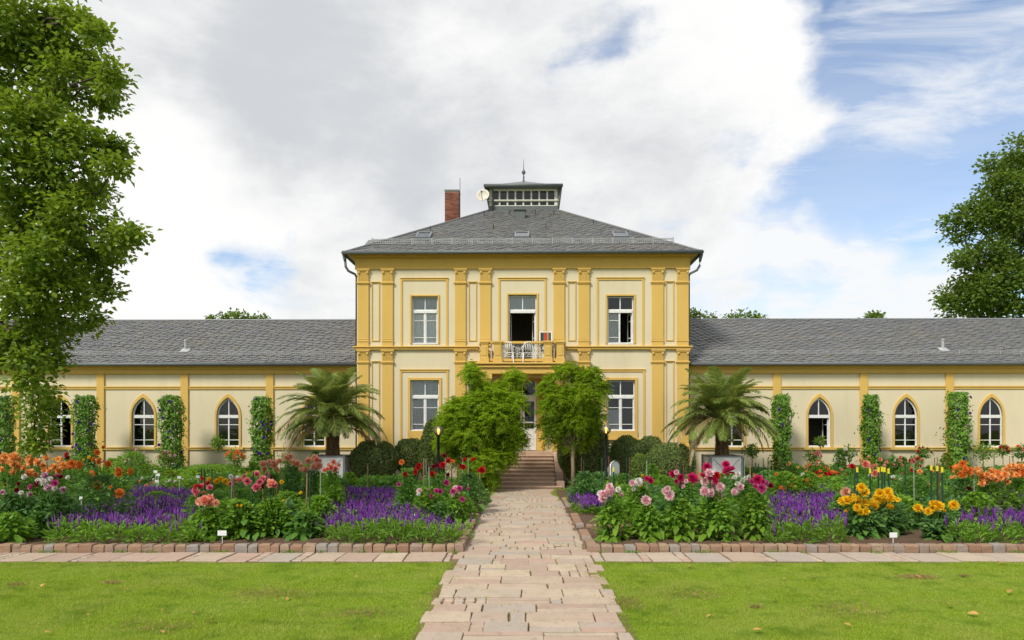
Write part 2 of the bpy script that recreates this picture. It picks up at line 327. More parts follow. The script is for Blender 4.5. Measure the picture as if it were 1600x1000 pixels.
def petal(name, centre, mid, tip, var=0.25):
    m, nt, out = new_mat(name); tc = nt.nodes.new('ShaderNodeTexCoord'); ln = nt.nodes.new('ShaderNodeVectorMath'); ln.operation = 'LENGTH'
    nt.links.new(tc.outputs['Object'], ln.inputs[0]); c = nramp(nt, ln.outputs['Value'], [(0.25, centre), (0.65, mid), (1.0, tip)])
    h = nt.nodes.new('ShaderNodeHueSaturation'); nt.links.new(c, h.inputs['Color']); nt.links.new(nmap(nt, island(nt), 0, 1, 1 - var, 1 + var), h.inputs['Value'])
    p = nt.nodes.new('ShaderNodeBsdfPrincipled'); nt.links.new(h.outputs[0], p.inputs['Base Color']); p.inputs['Roughness'].default_value = 0.6; p.inputs['Specular IOR Level'].default_value = 0.2
    t = nt.nodes.new('ShaderNodeBsdfTranslucent'); nt.links.new(h.outputs[0], t.inputs[0]); ms = nt.nodes.new('ShaderNodeMixShader'); ms.inputs[0].default_value = 0.48
    nt.links.new(p.outputs[0], ms.inputs[1]); nt.links.new(t.outputs[0], ms.inputs[2]); nt.links.new(ms.outputs[0], out.inputs['Surface'])
petal('petal_orange', (0.86, 0.44, 0.06), (0.92, 0.48, 0.16), (0.94, 0.58, 0.32))
petal('petal_redorange', (0.78, 0.36, 0.04), (0.84, 0.25, 0.05), (0.86, 0.28, 0.09))
petal('petal_red', (0.34, 0.02, 0.01), (0.56, 0.016, 0.02), (0.64, 0.03, 0.05))
petal('petal_darkred', (0.10, 0.004, 0.012), (0.22, 0.008, 0.025), (0.30, 0.012, 0.04))
petal('petal_crimson', (0.40, 0.01, 0.06), (0.62, 0.015, 0.13), (0.70, 0.04, 0.22))
petal('petal_pink', (0.80, 0.42, 0.45), (0.86, 0.58, 0.62), (0.88, 0.70, 0.74))
petal('petal_magenta', (0.45, 0.03, 0.16), (0.62, 0.07, 0.28), (0.72, 0.20, 0.42))
petal('petal_rose', (0.42, 0.03, 0.08), (0.80, 0.17, 0.24), (0.88, 0.48, 0.52))
petal('petal_white', (0.70, 0.68, 0.50), (0.80, 0.76, 0.72), (0.82, 0.80, 0.80))
petal('petal_bicolor', (0.35, 0.04, 0.14), (0.70, 0.40, 0.52), (0.80, 0.72, 0.78))
petal('petal_yellow', (0.84, 0.46, 0.01), (0.88, 0.60, 0.02), (0.90, 0.68, 0.05))
petal('petal_peach', (0.80, 0.42, 0.18), (0.84, 0.46, 0.30), (0.86, 0.56, 0.44))
petal('petal_salmon', (0.78, 0.24, 0.14), (0.82, 0.32, 0.24), (0.84, 0.45, 0.38))
petal('petal_violet', (0.30, 0.10, 0.45), (0.12, 0.04, 0.42), (0.10, 0.03, 0.45))
paint('galvanised', (0.42, 0.43, 0.43), 0.5, 0.1)

# ------------------------------------------------------------------ the building
Y0 = 29.8
def BX(x, yl=0.0): return wx(x, Y0 + yl)
def BZ(y, yl=0.0): return wz(y, Y0 + yl)
villa = thing('villa', 'long cream and ochre stucco villa with slate roofs, two-storey centre and low arched-window wings', 'building', (0, Y0, 0), math.radians(-0.6))

def clip_poly(sub, clip):
    out = sub
    for i in range(len(clip)):
        a = clip[i]; b = clip[(i + 1) % len(clip)]
        if not out: return []
        inp, out = out, []
        def side(p): return (b[0] - a[0]) * (p[1] - a[1]) - (b[1] - a[1]) * (p[0] - a[0])
        for k in range(len(inp)):
            p, q = inp[k - 1], inp[k]; sp, sq = side(p), side(q)
            if sq >= 0:
                if sp < 0: t = sp / (sp - sq); out.append((p[0] + (q[0] - p[0]) * t, p[1] + (q[1] - p[1]) * t))
                out.append(q)
            elif sp >= 0:
                t = sp / (sp - sq); out.append((p[0] + (q[0] - p[0]) * t, p[1] + (q[1] - p[1]) * t))
    return out
def slates(O, U, V, poly, w, h, ang, seed):
    rnd = random.Random(seed); O, U, V = Vector(O), Vector(U).normalized(), Vector(V).normalized(); N = U.cross(V)
    if N.z < 0: N = -N
    ca, sa = math.cos(ang), math.sin(ang); mb = MB()
    rot = lambda u, v: (u * ca + v * sa, -u * sa + v * ca)
    inv = lambda a, b: (a * ca - b * sa, a * sa + b * ca)
    A = [rot(*p) for p in poly]; a0, a1 = min(p[0] for p in A), max(p[0] for p in A); b0, b1 = min(p[1] for p in A), max(p[1] for p in A)
    j = 0; b = b0 - h
    while b < b1:
        a = a0 - w + rnd.uniform(-.03, .03) + (w / 2 if j % 2 else 0)
        while a < a1:
            ww = w * rnd.uniform(.96, 1.04); jl = rnd.uniform(-.006, .006); lift = rnd.uniform(.034, .040); tw = rnd.uniform(-.014, .014)
            pts = [(a, b + .12 + jl), (a + .12, b + .015 + jl), (a + ww - .12, b + jl), (a + ww, b + .06 + jl), (a + ww, b + h + .05), (a, b + h + .05)]
            cp = clip_poly([inv(*p) for p in pts], poly)
            if len(cp) >= 3:
                n = len(cp); vs = []
                for p in cp:
                    pa, pb = rot(*p); t = min(max((pb - b) / (h + .05), 0), 1)
                    vs.append(O + U * p[0] + V * p[1] + N * (lift * (1 - t) + .002 + tw * (pa - a) / w))
                for p in cp: vs.append(O + U * p[0] + V * p[1] - N * .004)
                mb.add(vs, [tuple(range(n))] + [(i, n + i, n + (i + 1) % n, (i + 1) % n) for i in range(n)])
            a += ww
        b += h; j += 1
    return mb

def wall_with_holes(x0, x1, z0, z1, holes, y0, y1):
    xs = sorted({x0, x1} | {h[0] for h in holes} | {h[1] for h in holes}); mb = MB()
    for a, b in zip(xs, xs[1:]):
        hs = sorted([h for h in holes if h[0] <= a + 1e-6 and h[1] >= b - 1e-6], key=lambda h: h[2]); z = z0
        for h in hs:
            if h[2] > z + 1e-4: mb.box(a, b, y0, y1, z, h[2])
            z = h[3]
        if z1 > z + 1e-4: mb.box(a, b, y0, y1, z, z1)
    return mb

def pane_box(x0, x1, z0, z1, y, parent, mat='glass'):
    MB().box(x0, x1, y - .004, y + .004, z0, z1).build('pane', M[mat], parent)
def wavy_curtain(x0, x1, z0, z1, y, parent, mat='curtain', ph=0.0):
    n = 28; mb = MB(); vs = []
    for i in range(n + 1):
        x = x0 + (x1 - x0) * i / n; yy = y + .014 * math.sin(i * 1.9 + ph) + .006 * math.sin(i * 4.1 + ph)
        vs += [(x, yy, z0), (x, yy, z1)]
    mb.add(vs, [(2 * i, 2 * i + 2, 2 * i + 3, 2 * i + 1) for i in range(n)]); mb.build('curtain', M[mat], parent, True)  # over the balcony door this cloth stands in for a reflection
def rect_window(x0, x1, z0, z1, ztr, bars, sur, sill=None, curtain=None, open_right=False, open_all=False, surround_bottom=True):
    gm = 'clear_glass' if curtain else 'glass'
    mb = MB(); e = -.045
    mb.box(x0 - sur, x0, e, .11, z0, z1 + sur); mb.box(x1, x1 + sur, e, .11, z0, z1 + sur); mb.box(x0, x1, e, .11, z1, z1 + sur)
    if sill:
        mb.box(x0 - sur, x1 + sur, e - .03, .02, sill, z0 - .002); mb.box(x0 - sur - .12, x1 + sur + .14, e - .10, .02, sill - .07, sill - .002)
    w = mb.build('window', M['ochre'], villa, bevel=.008)
    fr = MB(); ya, yb = .10, .17; t = .055; xm = (x0 + x1) / 2
    fr.box(x0, x0 + t, ya, yb, z0, z1); fr.box(x1 - t, x1, ya, yb, z0, z1); fr.box(x0 + t, x1 - t, ya, yb, z1 - t, z1); fr.box(x0 + t, x1 - t, ya, yb, z0, z0 + t)
    fr.box(x0 + t, x1 - t, ya - .03, yb, ztr - .06, ztr + .05)
    fr.box(xm - .022, xm + .022, ya + .006, yb - .004, ztr + .05, z1 - t)
    fr.box(x0 + t, x1 - t, ya + .004, yb - .004, ztr + .05, ztr + .10); fr.box(x0 - .03, x1 + .03, ya - .10, ya - .002, z0 - .04, z0 + .03)
    cuts = [z0 + t] + list(bars) + [ztr - .06]
    halves = [(x0 + t, xm - .035), (xm + .035, x1 - t)]
    if not open_all:
        if not open_right: fr.box(xm - .035, xm + .035, ya - .005, yb - .003, z0 + t, ztr - .06)
        else: fr.box(xm - .035, xm + .005, ya - .005, yb - .003, z0 + t, ztr - .06)
        for hi, (a, b) in enumerate(halves):
            if hi == 1 and open_right: continue
            fr.box(a, a + .03, ya + .01, yb - .01, z0 + t, ztr - .06); fr.box(b - .03, b, ya + .01, yb - .01, z0 + t, ztr - .06)
            for zb in bars: fr.box(a + .03, b - .03, ya + .014, yb - .014, zb - .014, zb + .014)
    fr.build('frame', M['white_paint'], w, bevel=.004)
    for a, b in ((x0 + t, xm - .022), (xm + .022, x1 - t)): pane_box(a, b, ztr + .10, z1 - t, .14, w, gm)
    if not open_all:
        for hi, (a, b) in enumerate(halves):
            if hi == 1 and open_right: continue
            for c, d in zip(cuts, cuts[1:]): pane_box(a + .03, b - .03, c, d, .14, w, gm)
    if open_right or open_all:                        # the open casement, swung into the room
        for s in ((1,) if open_right else (1, -1)):
            xe = x1 - t if s == 1 else x0 + t; L_ = (x1 - x0) / 2 - t
            sb = MB(); sb.box(0, .05, 0, .04, z0 + t, ztr - .06); sb.box(L_ - .05, L_, 0, .04, z0 + t, ztr - .06)
            for zb in [z0 + t + .03] + list(bars) + [ztr - .09]: sb.box(.05, L_ - .05, .002, .038, zb - .022, zb + .022)
            so = sb.build('casement', M['white_paint'], w); so.location = (xe, .17, 0); so.rotation_euler = (0, 0, math.radians(100 if s == 1 else 83))
            po = MB().box(.05, L_ - .05, .016, .024, z0 + t + .05, ztr - .11).build('pane', M['glass'], w); po.location = so.location; po.rotation_euler = so.rotation_euler
    if curtain:
        for a, b, c, d, m in curtain: wavy_curtain(a, b, c, d, .195, w, m, a)
    return w

PW = 7.147; PD = 14.3
ZE = 9.80                                            # eave height
Z_FR0, Z_FR1 = BZ(419), BZ(404)
ZB0, ZB1 = BZ(546.5), BZ(541)                        # string course
holes = [(BX(643), BX(684), BZ(537), BZ(463)), (BX(794.5), BX(838.5), 5.02, BZ(461)), (BX(948.5), BX(990), BZ(537), BZ(463)),
         (BX(641), BX(686), BZ(673), BZ(594)), (BX(947.5), BX(992), BZ(673), BZ(594)), (-1.02, 1.02, 1.33, 4.50)]
wl = wall_with_holes(-PW, PW, 0, Z_FR1, holes, 0, .30)
wl.box(-PW, -PW + .3, .3, PD, 0, Z_FR1); wl.box(PW - .3, PW, .3, PD, 0, Z_FR1); wl.box(-PW + .3, PW - .3, PD - .3, PD, 0, Z_FR1)
wl.build('wall', M['cream'], villa)
inn = MB(); inn.box(-PW + .3, PW - .3, .302, PD - .3, 4.7, 4.9); inn.box(-PW + .3, PW - .3, .302, PD - .3, 1.0, 1.29); inn.box(-PW + .3, PW - .3, 4.4, 4.5, 4.9, 9.2); inn.box(-PW + .3, PW - .3, 4.4, 4.5, 1.29, 4.7)
inn.box(-PW + .3, PW - .3, .302, PD - .3, 9.25, 9.35)
for x in (-2.4, 2.4):
    inn.box(x - .08, x + .08, .302, 4.4, 4.9, 9.25); inn.box(x - .08, x + .08, .302, 4.4, 1.29, 4.7)
inn.build('interior', M['interior'], villa)
# plinth
for a_, b_ in ((-PW - .05, -1.9), (1.9, PW + .05)): MB().box(a_, b_, -.05, .001, 0, 1.28).build('plinth', M['cream'], villa, bevel=.02)
# frieze and cornice, stepped and wrapped round the block
def wrap(mb, e, z0, z1, yb=PD):
    return mb.box(-PW - e, PW + e, -e, yb + e, z0, z1)
mb = MB(); wrap(mb, .065, Z_FR0, Z_FR1); wrap(mb, .10, Z_FR1 + .001, Z_FR1 + .035); wrap(mb, .17, Z_FR1 + .036, 9.68); wrap(mb, .26, 9.681, 9.735); wrap(mb, .33, 9.736, 9.79); wrap(mb, .085, Z_FR0 - .03, Z_FR0 - .001)
mb.build('cornice', M['ochre'], villa, bevel=.01)
for sd, a, b in ((-1, -PW - .16, BX(750) - .05), (1, BX(883) + .05, PW + .16)):
    mb = MB(); mb.box(a, b, -.16, .001, ZB1 - .06, ZB1); mb.box(a + (.06 if a < 0 else 0), b - (.06 if b > 2 else 0), -.11, .001, ZB0, ZB1 - .061)
    mb.box(*sorted((sd * PW, sd * (PW + .16))), .001, 4, ZB1 - .06, ZB1)
    mb.build('string_course', M['ochre'], villa, bevel=.012)
# pilasters: shaft, moulded base, neck ring and an ornamented capital
def capital(x0, x1, z0, z1, parent, seed):
    r = random.Random(seed); mb = MB(); w = x1 - x0
    mb.box(x0, x1, -.075, .0, z0, z1)
    mb.box(x0 - .05, x1 + .05, -.14, .0, z1 - .06, z1 - .002); mb.box(x0 - .03, x1 + .03, -.115, .0, z1 - .11, z1 - .061)
    h = z1 - .11 - z0
    for row, (zz, n) in enumerate(((.08, 5), (.34, 4), (.60, 5))):         # acanthus leaves in three tiers
        for i in range(n):
            cx = x0 + w * (i + .5) / n; zz0 = z0 + h * zz; hh = h * .32; ww = w / n * .42
            mb.add([(cx - ww, -.074, zz0), (cx + ww, -.074, zz0), (cx + ww * .8, -.095, zz0 + hh * .75), (cx - ww * .8, -.095, zz0 + hh * .75), (cx, -.085, zz0 + hh * .2), (cx, -.11, zz0 + hh)],
                   [(0, 4, 3), (4, 5, 3), (4, 1, 2), (4, 2, 5), (3, 5, 2)])
    for s in (x0 + .05, x1 - .05):                                            # volutes
        n = 10; c = z1 - .17
        mb.add([(s + .055 * math.cos(2 * math.pi * k / n), -.125, c + .055 * math.sin(2 * math.pi * k / n)) for k in range(n)] + [(s, -.15, c)] + [(s + .055 * math.cos(2 * math.pi * k / n), -.07, c + .055 * math.sin(2 * math.pi * k / n)) for k in range(n)],
               [(k, (k + 1) % n, n) for k in range(n)] + [(k, n + 1 + k, n + 1 + (k + 1) % n, (k + 1) % n) for k in range(n)])
    mb.build('capital', M['ochre'], parent)
def pilaster(x0, x1, zb, zt, zc, zneck, base, seed):
    mb = MB(); mb.box(x0, x1, -.07, .001, zb, zneck)
    mb.box(x0 - .05, x1 + .05, -.125, .0, zneck - .055, zneck + .0); mb.box(x0 - .025, x1 + .025, -.10, .0, zneck - .10, zneck - .056)
    mb.box(x0 - .02, x1 + .02, -.09, .0, base, base + .05); mb.box(x0 - .01, x1 + .01, -.08, .0, base + .10, base + .13)
    if zb < 3: mb.box(x0 - .03, x1 + .03, -.12, .0, zb, zb + .35)
    p = mb.build('pilaster', M['ochre'], villa, bevel=.008); capital(x0, x1, zneck + .001, zt, p, seed)
PIL = [(559, 576), (597, 614), (711, 728), (750, 767), (865, 882), (904, 921), (1018, 1036), (1057, 1075)]
for i, (a, b) in enumerate(PIL):
    pilaster(BX(a), BX(b), ZB1 + .001, Z_FR0 - .031, 0, BZ(441), BZ(534), i)
    pilaster(BX(a), BX(b), 1.28, ZB0 - .001, 0, BZ(565), 1.62, 10 + i)
# raised narrow panels between the paired pilasters, three-sided panel frames round the windows
def frame_band(pts_out, wd, name, open_bottom):
    (x0, z0), (x1, z1) = pts_out; mb = MB(); e0, e1 = -.035, .0
    mb.box(x0, x0 + wd, e0, e1, z0, z1); mb.box(x1 - wd, x1, e0, e1, z0, z1); mb.box(x0 + wd, x1 - wd, e0, e1, z1 - wd, z1); mb.box(x0 - .015, x1 + .015, e0 - .03, e1, z1 + .001, z1 + .03)
    if not open_bottom: mb.box(x0 + wd, x1 - wd, e0, e1, z0, z0 + wd)
    return mb.build(name, M['ochre'], villa, bevel=.006)
for a, b in ((580, 593), (732, 745), (887, 900), (1039.5, 1052.5)):
    frame_band([(BX(a), BZ(533)), (BX(b), BZ(441))], .045, 'panel_moulding', False)
    frame_band([(BX(a), 1.45), (BX(b), BZ(565))], .045, 'panel_moulding', False)
for a, b in ((625.5, 700), (778.5, 854), (932, 1006)): frame_band([(BX(a), ZB1 + .001), (BX(b), BZ(435))], .09, 'panel_moulding', True)
for a, b in ((624.5, 701), (931, 1007.5)): frame_band([(BX(a), 1.45), (BX(b), BZ(578))], .09, 'panel_moulding', True)
# windows
h = holes
bu = [BZ(527), BZ(500.5)]; bl = [BZ(663), BZ(637)]
wn_ = rect_window(*h[0], BZ(486.5), bu, .075, curtain=[(h[0][0], h[0][1], h[0][2], BZ(489), 'curtain'), (h[0][0], h[0][1], BZ(489) + .002, h[0][3], 'curtain_reflection_grey')])
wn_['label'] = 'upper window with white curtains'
wn_ = rect_window(*h[1], BZ(486.5), bu, .075, open_all=True, curtain=[(h[1][0], h[1][1], BZ(484), h[1][3], 'curtain_reflection_grey')])  # transom reflection put in as a grey sheet behind the panes
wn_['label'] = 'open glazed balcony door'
wn_ = rect_window(*h[2], BZ(486.5), bu, .075, open_right=True, curtain=[(h[2][0], (h[2][0] + h[2][1]) / 2 - .03, h[2][2], BZ(489), 'curtain_reflection_grey')])
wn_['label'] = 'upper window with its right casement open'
rect_window(*h[3], BZ(620.5), bl, .11, sill=BZ(685), curtain=[(h[3][0], h[3][1], h[3][2], h[3][3], 'curtain_reflection_grey')])
rect_window(*h[4], BZ(620.5), bl, .11, sill=BZ(685), curtain=[(h[4][0], (h[4][0] + h[4][1]) / 2 - .03, h[4][2], BZ(640), 'curtain_reflection_grey')])
# door in the back of the porch
mb = MB(); yd = .75
mb.box(-1.02, -1.0, .3, yd + .2, 1.33, 4.5); mb.box(1.0, 1.02, .3, yd + .2, 1.33, 4.5); mb.box(-1.0, 1.0, .3, yd + .2, 4.48, 4.5)
mb.box(-1.0, -.62, yd, yd + .15, 1.33, 4.48); mb.box(.62, 1.0, yd, yd + .15, 1.33, 4.48); mb.box(-.62, .62, yd, yd + .15, 4.40, 4.48)
mb.build('door_surround', M['ochre'], villa)
door = MB(); dz0, dz1 = 1.34, 3.62
for a, b in ((-.62, 0), (0, .62)):
    door.box(a + .006, a + .10, yd + .03, yd + .09, dz0, dz1); door.box(b - .10, b - .006, yd + .03, yd + .09, dz0, dz1)
    for z0_, z1_ in ((dz0, dz0 + .95), (dz0 + 1.2, dz0 + 1.26), (dz1 - .12, dz1)): door.box(a + .1, b - .1, yd + .034, yd + .086, z0_, z1_)
    door.box(a + .15, b - .15, yd + .015, yd + .034, dz0 + .2, dz0 + .8)
door.box(-.62, .62, yd + .01, yd + .1, dz1 + .002, dz1 + .16); door.box(-.02, .02, yd + .03, yd + .09, dz1 + .16, 4.40); door.box(-.62, -.56, yd + .03, yd + .09, dz1 + .16, 4.40); door.box(.56, .62, yd + .03, yd + .09, dz1 + .16, 4.40)
door = door.build('door', M['white_paint'], villa, bevel=.006)
for a, b in ((-.52, -.10), (.10, .52)):
    pane_box(a, b, dz0 + .95, dz0 + 1.2, yd + .06, door); pane_box(a, b, dz0 + 1.26, dz1 - .12, yd + .06, door)
for a, b in ((-.56, -.02), (.02, .56)): pane_box(a, b, dz1 + .16, 4.40, yd + .06, door)
MB().tube([(.06, yd + .02, 2.35), (.06, yd - .03, 2.35), (.16, yd - .03, 2.35)], .014, 8).build('handle', M['dark_metal'], door)
# porch: floor, two pillars with capitals, beam and balcony
YP = -.82
mb = MB().box(-1.75, 1.75, YP - .08, .75, 0.0, 1.33); mb.build('porch_floor', M['sandstone'], villa, bevel=.01)
for s in (-1, 1):
    xa, xb = sorted((s * 1.32, s * 1.70)); mb = MB()
    mb.box(xa - .07, xb + .07, YP - .02, YP + .5, 1.331, 1.62); mb.box(xa - .04, xb + .04, YP + .01, YP + .47, 1.621, 1.70); mb.box(xa, xb, YP + .05, YP + .43, 1.70, 4.22)
    mb.box(xa - .04, xb + .04, YP + .01, YP + .47, 4.02, 4.07)
    p = mb.build('pillar', M['ochre'], villa, bevel=.01)
    mb = MB(); mb.box(xa - .06, xb + .06, YP - .01, YP + .49, 4.40, 4.60)
    for i in range(5):
        cx = xa + (xb - xa) * (i + .5) / 5
        mb.add([(cx - .045, YP + .05, 4.1), (cx + .045, YP + .05, 4.1), (cx + .04, YP - .01, 4.34), (cx - .04, YP - .01, 4.34), (cx, YP - .04, 4.40)], [(0, 1, 2, 3), (3, 2, 4)])
    mb.box(xa, xb, YP + .052, YP + .428, 4.22, 4.40); mb.build('capital', M['ochre'], p)
    mb = MB().box(s * 1.32 - .06 if s < 0 else 1.30, -1.30 if s < 0 else 1.38, -.06, .0, 1.331, 4.6)
mb = MB(); mb.box(-1.95, 1.95, YP + .0, -.001, 4.602, 4.86); mb.box(-2.06, 2.06, YP - .08, -.001, 4.861, 4.93); mb.box(-1.99, 1.99, YP - .02, -.001, 4.931, 5.0); mb.box(-2.12, 2.12, YP - .14, -.001, 5.001, 5.075)
balc = mb.build('balcony', M['ochre'], villa, bevel=.012)
ZR0, ZR1 = 5.30, 5.97                                 # bottom rail top, hand rail top
def post(x0, x1):
    mb = MB(); ya, yb = YP - .02, YP + .30
    mb.box(x0, x1, ya, yb, 5.076, ZR1 - .12); mb.box(x0 - .035, x1 + .035, ya - .035, yb + .035, 5.076, 5.27); mb.box(x0 - .025, x1 + .025, ya - .025, yb + .025, ZR1 - .12, ZR1 - .07); mb.box(x0 - .05, x1 + .05, ya - .05, yb + .05, ZR1 - .07, ZR1 + .012)
    mb.box(x0 + .06, x1 - .06, ya - .016, ya, 5.36, ZR1 - .22)
    mb.build('post', M['ochre'], balc, bevel=.008)
yb_ = Y0 + YP
for a, b in ((751.5, 763), (772, 784), (850, 862.5), (870, 881.5)): post((a - CX) / F * yb_, (b - CX) / F * yb_)
xi0, xi1 = (784 - CX) / F * yb_, (850 - CX) / F * yb_
def rail(x0, x1, y0, y1):
    MB().box(x0, x1, y0, y1, ZR1 - .10, ZR1).build('hand_rail', M['ochre'], balc, bevel=.008); MB().box(x0 + .01, x1 - .01, y0 + .03, y1 - .03, 5.13, 5.24).build('bottom_rail', M['ochre'], balc, bevel=.008)
rail(xi0, xi1, YP + .03, YP + .23)
for s in (-1, 1): rail(s * 1.75 - .08, s * 1.75 + .08, YP + .33, -.001)
for (a, b) in (((763 - CX) / F * yb_ + .03, (772 - CX) / F * yb_ - .03), ((862.5 - CX) / F * yb_ + .03, (870 - CX) / F * yb_ - .03)):
    rail(a - .02, b + .02, YP + .05, YP + .21)
    MB().tube([((a + b) / 2, YP + .12, 5.24), ((a + b) / 2, YP + .12, ZR1 - .1)], .02, 6).build('baluster', M['white_paint'], balc)
# wrought iron scroll panels
ir = MB(); n = 4; yI = YP + .13; pw = (xi1 - xi0) / n
ir.tube([(xi0, yI, ZR0 + .02), (xi1, yI, ZR0 + .02)], .012, 5); ir.tube([(xi0, yI, ZR1 - .15), (xi1, yI, ZR1 - .15)], .012, 5)
for i in range(n + 1): ir.tube([(xi0 + pw * i, yI, 5.24), (xi0 + pw * i, yI, ZR1 - .1)], .018, 5)
for i in range(n):
    cx = xi0 + pw * (i + .5); cz = (ZR0 + ZR1 - .13) / 2
    for r_, dx, dz in ((.10, 0, 0), (.055, -.12, .12), (.055, .12, .12), (.055, -.12, -.12), (.055, .12, -.12), (.04, 0, 0), (.035, 0, .16), (.035, 0, -.16)):
        ir.tube([(cx + dx + r_ * math.cos(t * math.pi / 6), yI, cz + dz + r_ * math.sin(t * math.pi / 6)) for t in range(13)], .011, 4, False)
    for sx in (-1, 1): ir.tube([(cx + sx * .19, yI, ZR0), (cx + sx * .19, yI, ZR1 - .15)], .008, 4)
ir.build('iron_grille', M['white_paint'], balc)

# main roof
e = .42; LY0, LY1, LH = 5.40, 8.90, 1.74             # lantern front, back and half width, local
ZL = ZE + (LY0 + e) * .615
def frustum(x0, x1, y0, y1, z0, X0, X1, Y0_, Y1_, z1):
    return [(x0, y0, z0), (x1, y0, z0), (x1, y1, z0), (x0, y1, z0), (X0, Y0_, z1), (X1, Y0_, z1), (X1, Y1_, z1), (X0, Y1_, z1)], [(0, 3, 2, 1), (4, 5, 6, 7), (0, 1, 5, 4), (1, 2, 6, 5), (2, 3, 7, 6), (3, 0, 4, 7)]
mb = MB().add(*frustum(-PW - e, PW + e, -e, PD + e, ZE, -LH, LH, LY0, LY1, ZL)); mb.box(-PW - e + .002, PW + e - .002, -e + .002, PD + e - .002, ZE - .045, ZE - .001)
roof = mb.build('roof', M['slate'], villa)
V = Vector((0, LY0 + e, ZL - ZE)); sl = V.length
sm = slates((0, -e, ZE), (1, 0, 0), V, [(-PW - e, -.02), (PW + e, -.02), (LH, sl), (-LH, sl)], .36, .21, math.radians(-9), 1)
sm.build('slates', M['slate'], roof)['kind'] = 'stuff'
for s in (-1, 1): MB().tube([(s * (PW + e), -e, ZE + .03), (s * LH, LY0, ZL + .03)], .055, 6).build('hip_cap', M['slate'], roof)
def gutter(p0, p1, name, parent):
    mb = MB(); p0, p1 = Vector(p0), Vector(p1); mb.tube([p0, p1], .085, 10); mb.build(name, M['zinc'], parent, True)
gutter((-PW - e - .06, -e - .05, ZE - .01), (PW + e + .06, -e - .05, ZE - .01), 'gutter', roof)
for s in (-1, 1): gutter((s * (PW + e + .05), -e - .05, ZE - .01), (s * (PW + e + .05), PD, ZE - .01), 'gutter', roof)
for s in (-1, 1):
    x = s * (PW + e + .05)
    mb = MB(); mb.tube([(x, -.2, ZE - .05), (x, -.2, ZE - .22), (x - s * .02, -.2, ZE - .34)], [.12, .07, .055], 8); mb.tube([(x - s * .02, -.2, ZE - .34), (x - s * .04, -.2, ZE - .55), (x - s * .14, -.15, ZE - .72), (x - s * .40, -.04, ZE - .84), (s * (PW + .07), .25, ZE - .90), (s * (PW + .07), .25, 1.3)], .055, 8)
    mb.build('downpipe', M['zinc'], villa, True)
# snow guard lattice on the lower slope
def on_slope(x, yl, off=0.0): return Vector((x, yl, ZE + (yl + e) * .615)) + Vector((0, -.523, .852)) * off
mb = MB(); yg = .50
for k in range(16):
    x = -6.6 + 13.2 * k / 15; b = on_slope(x, yg); mb.tube([b, b + Vector((0, -.02, .30))], .026, 5)
for zz in (.05, .13, .21, .25): mb.tube([on_slope(-6.6, yg) + Vector((0, -.02, zz)), on_slope(6.6, yg) + Vector((0, -.02, zz))], .013, 4)
for k in range(138):
    x = -6.6 + 13.2 * k / 137; b = on_slope(x, yg); mb.tube([b + Vector((0, -.02, .04)), b + Vector((0, -.02, .25))], .009, 3, False)
mb.build('snow_guard', M['galvanised'], roof)
rot_s = math.atan(.615)
for px in (662, 815, 968):
    yl = 1.5; p = on_slope(wx(px, Y0 + yl), yl, .05); mb = MB()
    mb.box(-.33, .33, -.40, -.33, -.06, .09); mb.box(-.33, .33, .33, .40, -.06, .09); mb.box(-.33, -.26, -.33, .33, -.06, .09); mb.box(.26, .33, -.33, .33, -.06, .09); mb.box(-.38, .38, -.46, -.40, -.06, .03)
    s = mb.build('skylight', M['grey_frame'], villa); s.location = p; s.rotation_euler = (rot_s, 0, 0)
    MB().box(-.26, .26, -.33, .33, .05, .06).build('pane', M['roof_glass'], s); MB().box(-.26, .26, -.33, .33, -.05, -.04).build('blind', M['curtain'], s)
yl = 4.4; p = on_slope(wx(811, Y0 + yl), yl, .0)
MB().box(p.x - .26, p.x + .26, yl - .35, yl + .1, p.z - .3, p.z + .22).box(p.x - .30, p.x + .30, yl - .42, yl + .1, p.z + .221, p.z + .26).build('roof_vent', M['zinc'], roof, bevel=.01)
mb = MB()
for px, yl in ((672, 2.2), (770, 2.5), (852, 2.6), (926, 3.1), (835, 4.7), (864, 4.6), (795, 4.6), (755, 4.5)):
    p = on_slope(wx(px, Y0 + yl), yl, .03); mb.tube([p, p + Vector((0, -.02, .22))], .02, 5); mb.tube([p + Vector((0, -.02, .2)), p + Vector((0, -.16, .16))], .018, 5)
mb.build('roof_hook', M['dark_metal'], roof)
# rear dormer seen over the left hip
dx0, dx1, dy, dz = -7.42, -5.6, 3.35, 11.36
mb = MB().add([(dx0, dy - 1.0, dz - .55), (dx1 + 1, dy - 1.0, dz - .55), (dx1 + 1, dy + 1.0, dz - .55), (dx0, dy + 1.0, dz - .55), (dx0, dy, dz), (dx1 + 1.2, dy, dz)], [(0, 3, 2, 1), (0, 1, 5, 4), (2, 3, 4, 5), (0, 4, 3), (1, 2, 5)])
mb.box(dx0 + .2, dx1 + .9, dy - .8, dy + .8, dz - 1.6, dz - .551)
mb.build('dormer', M['slate'], roof)
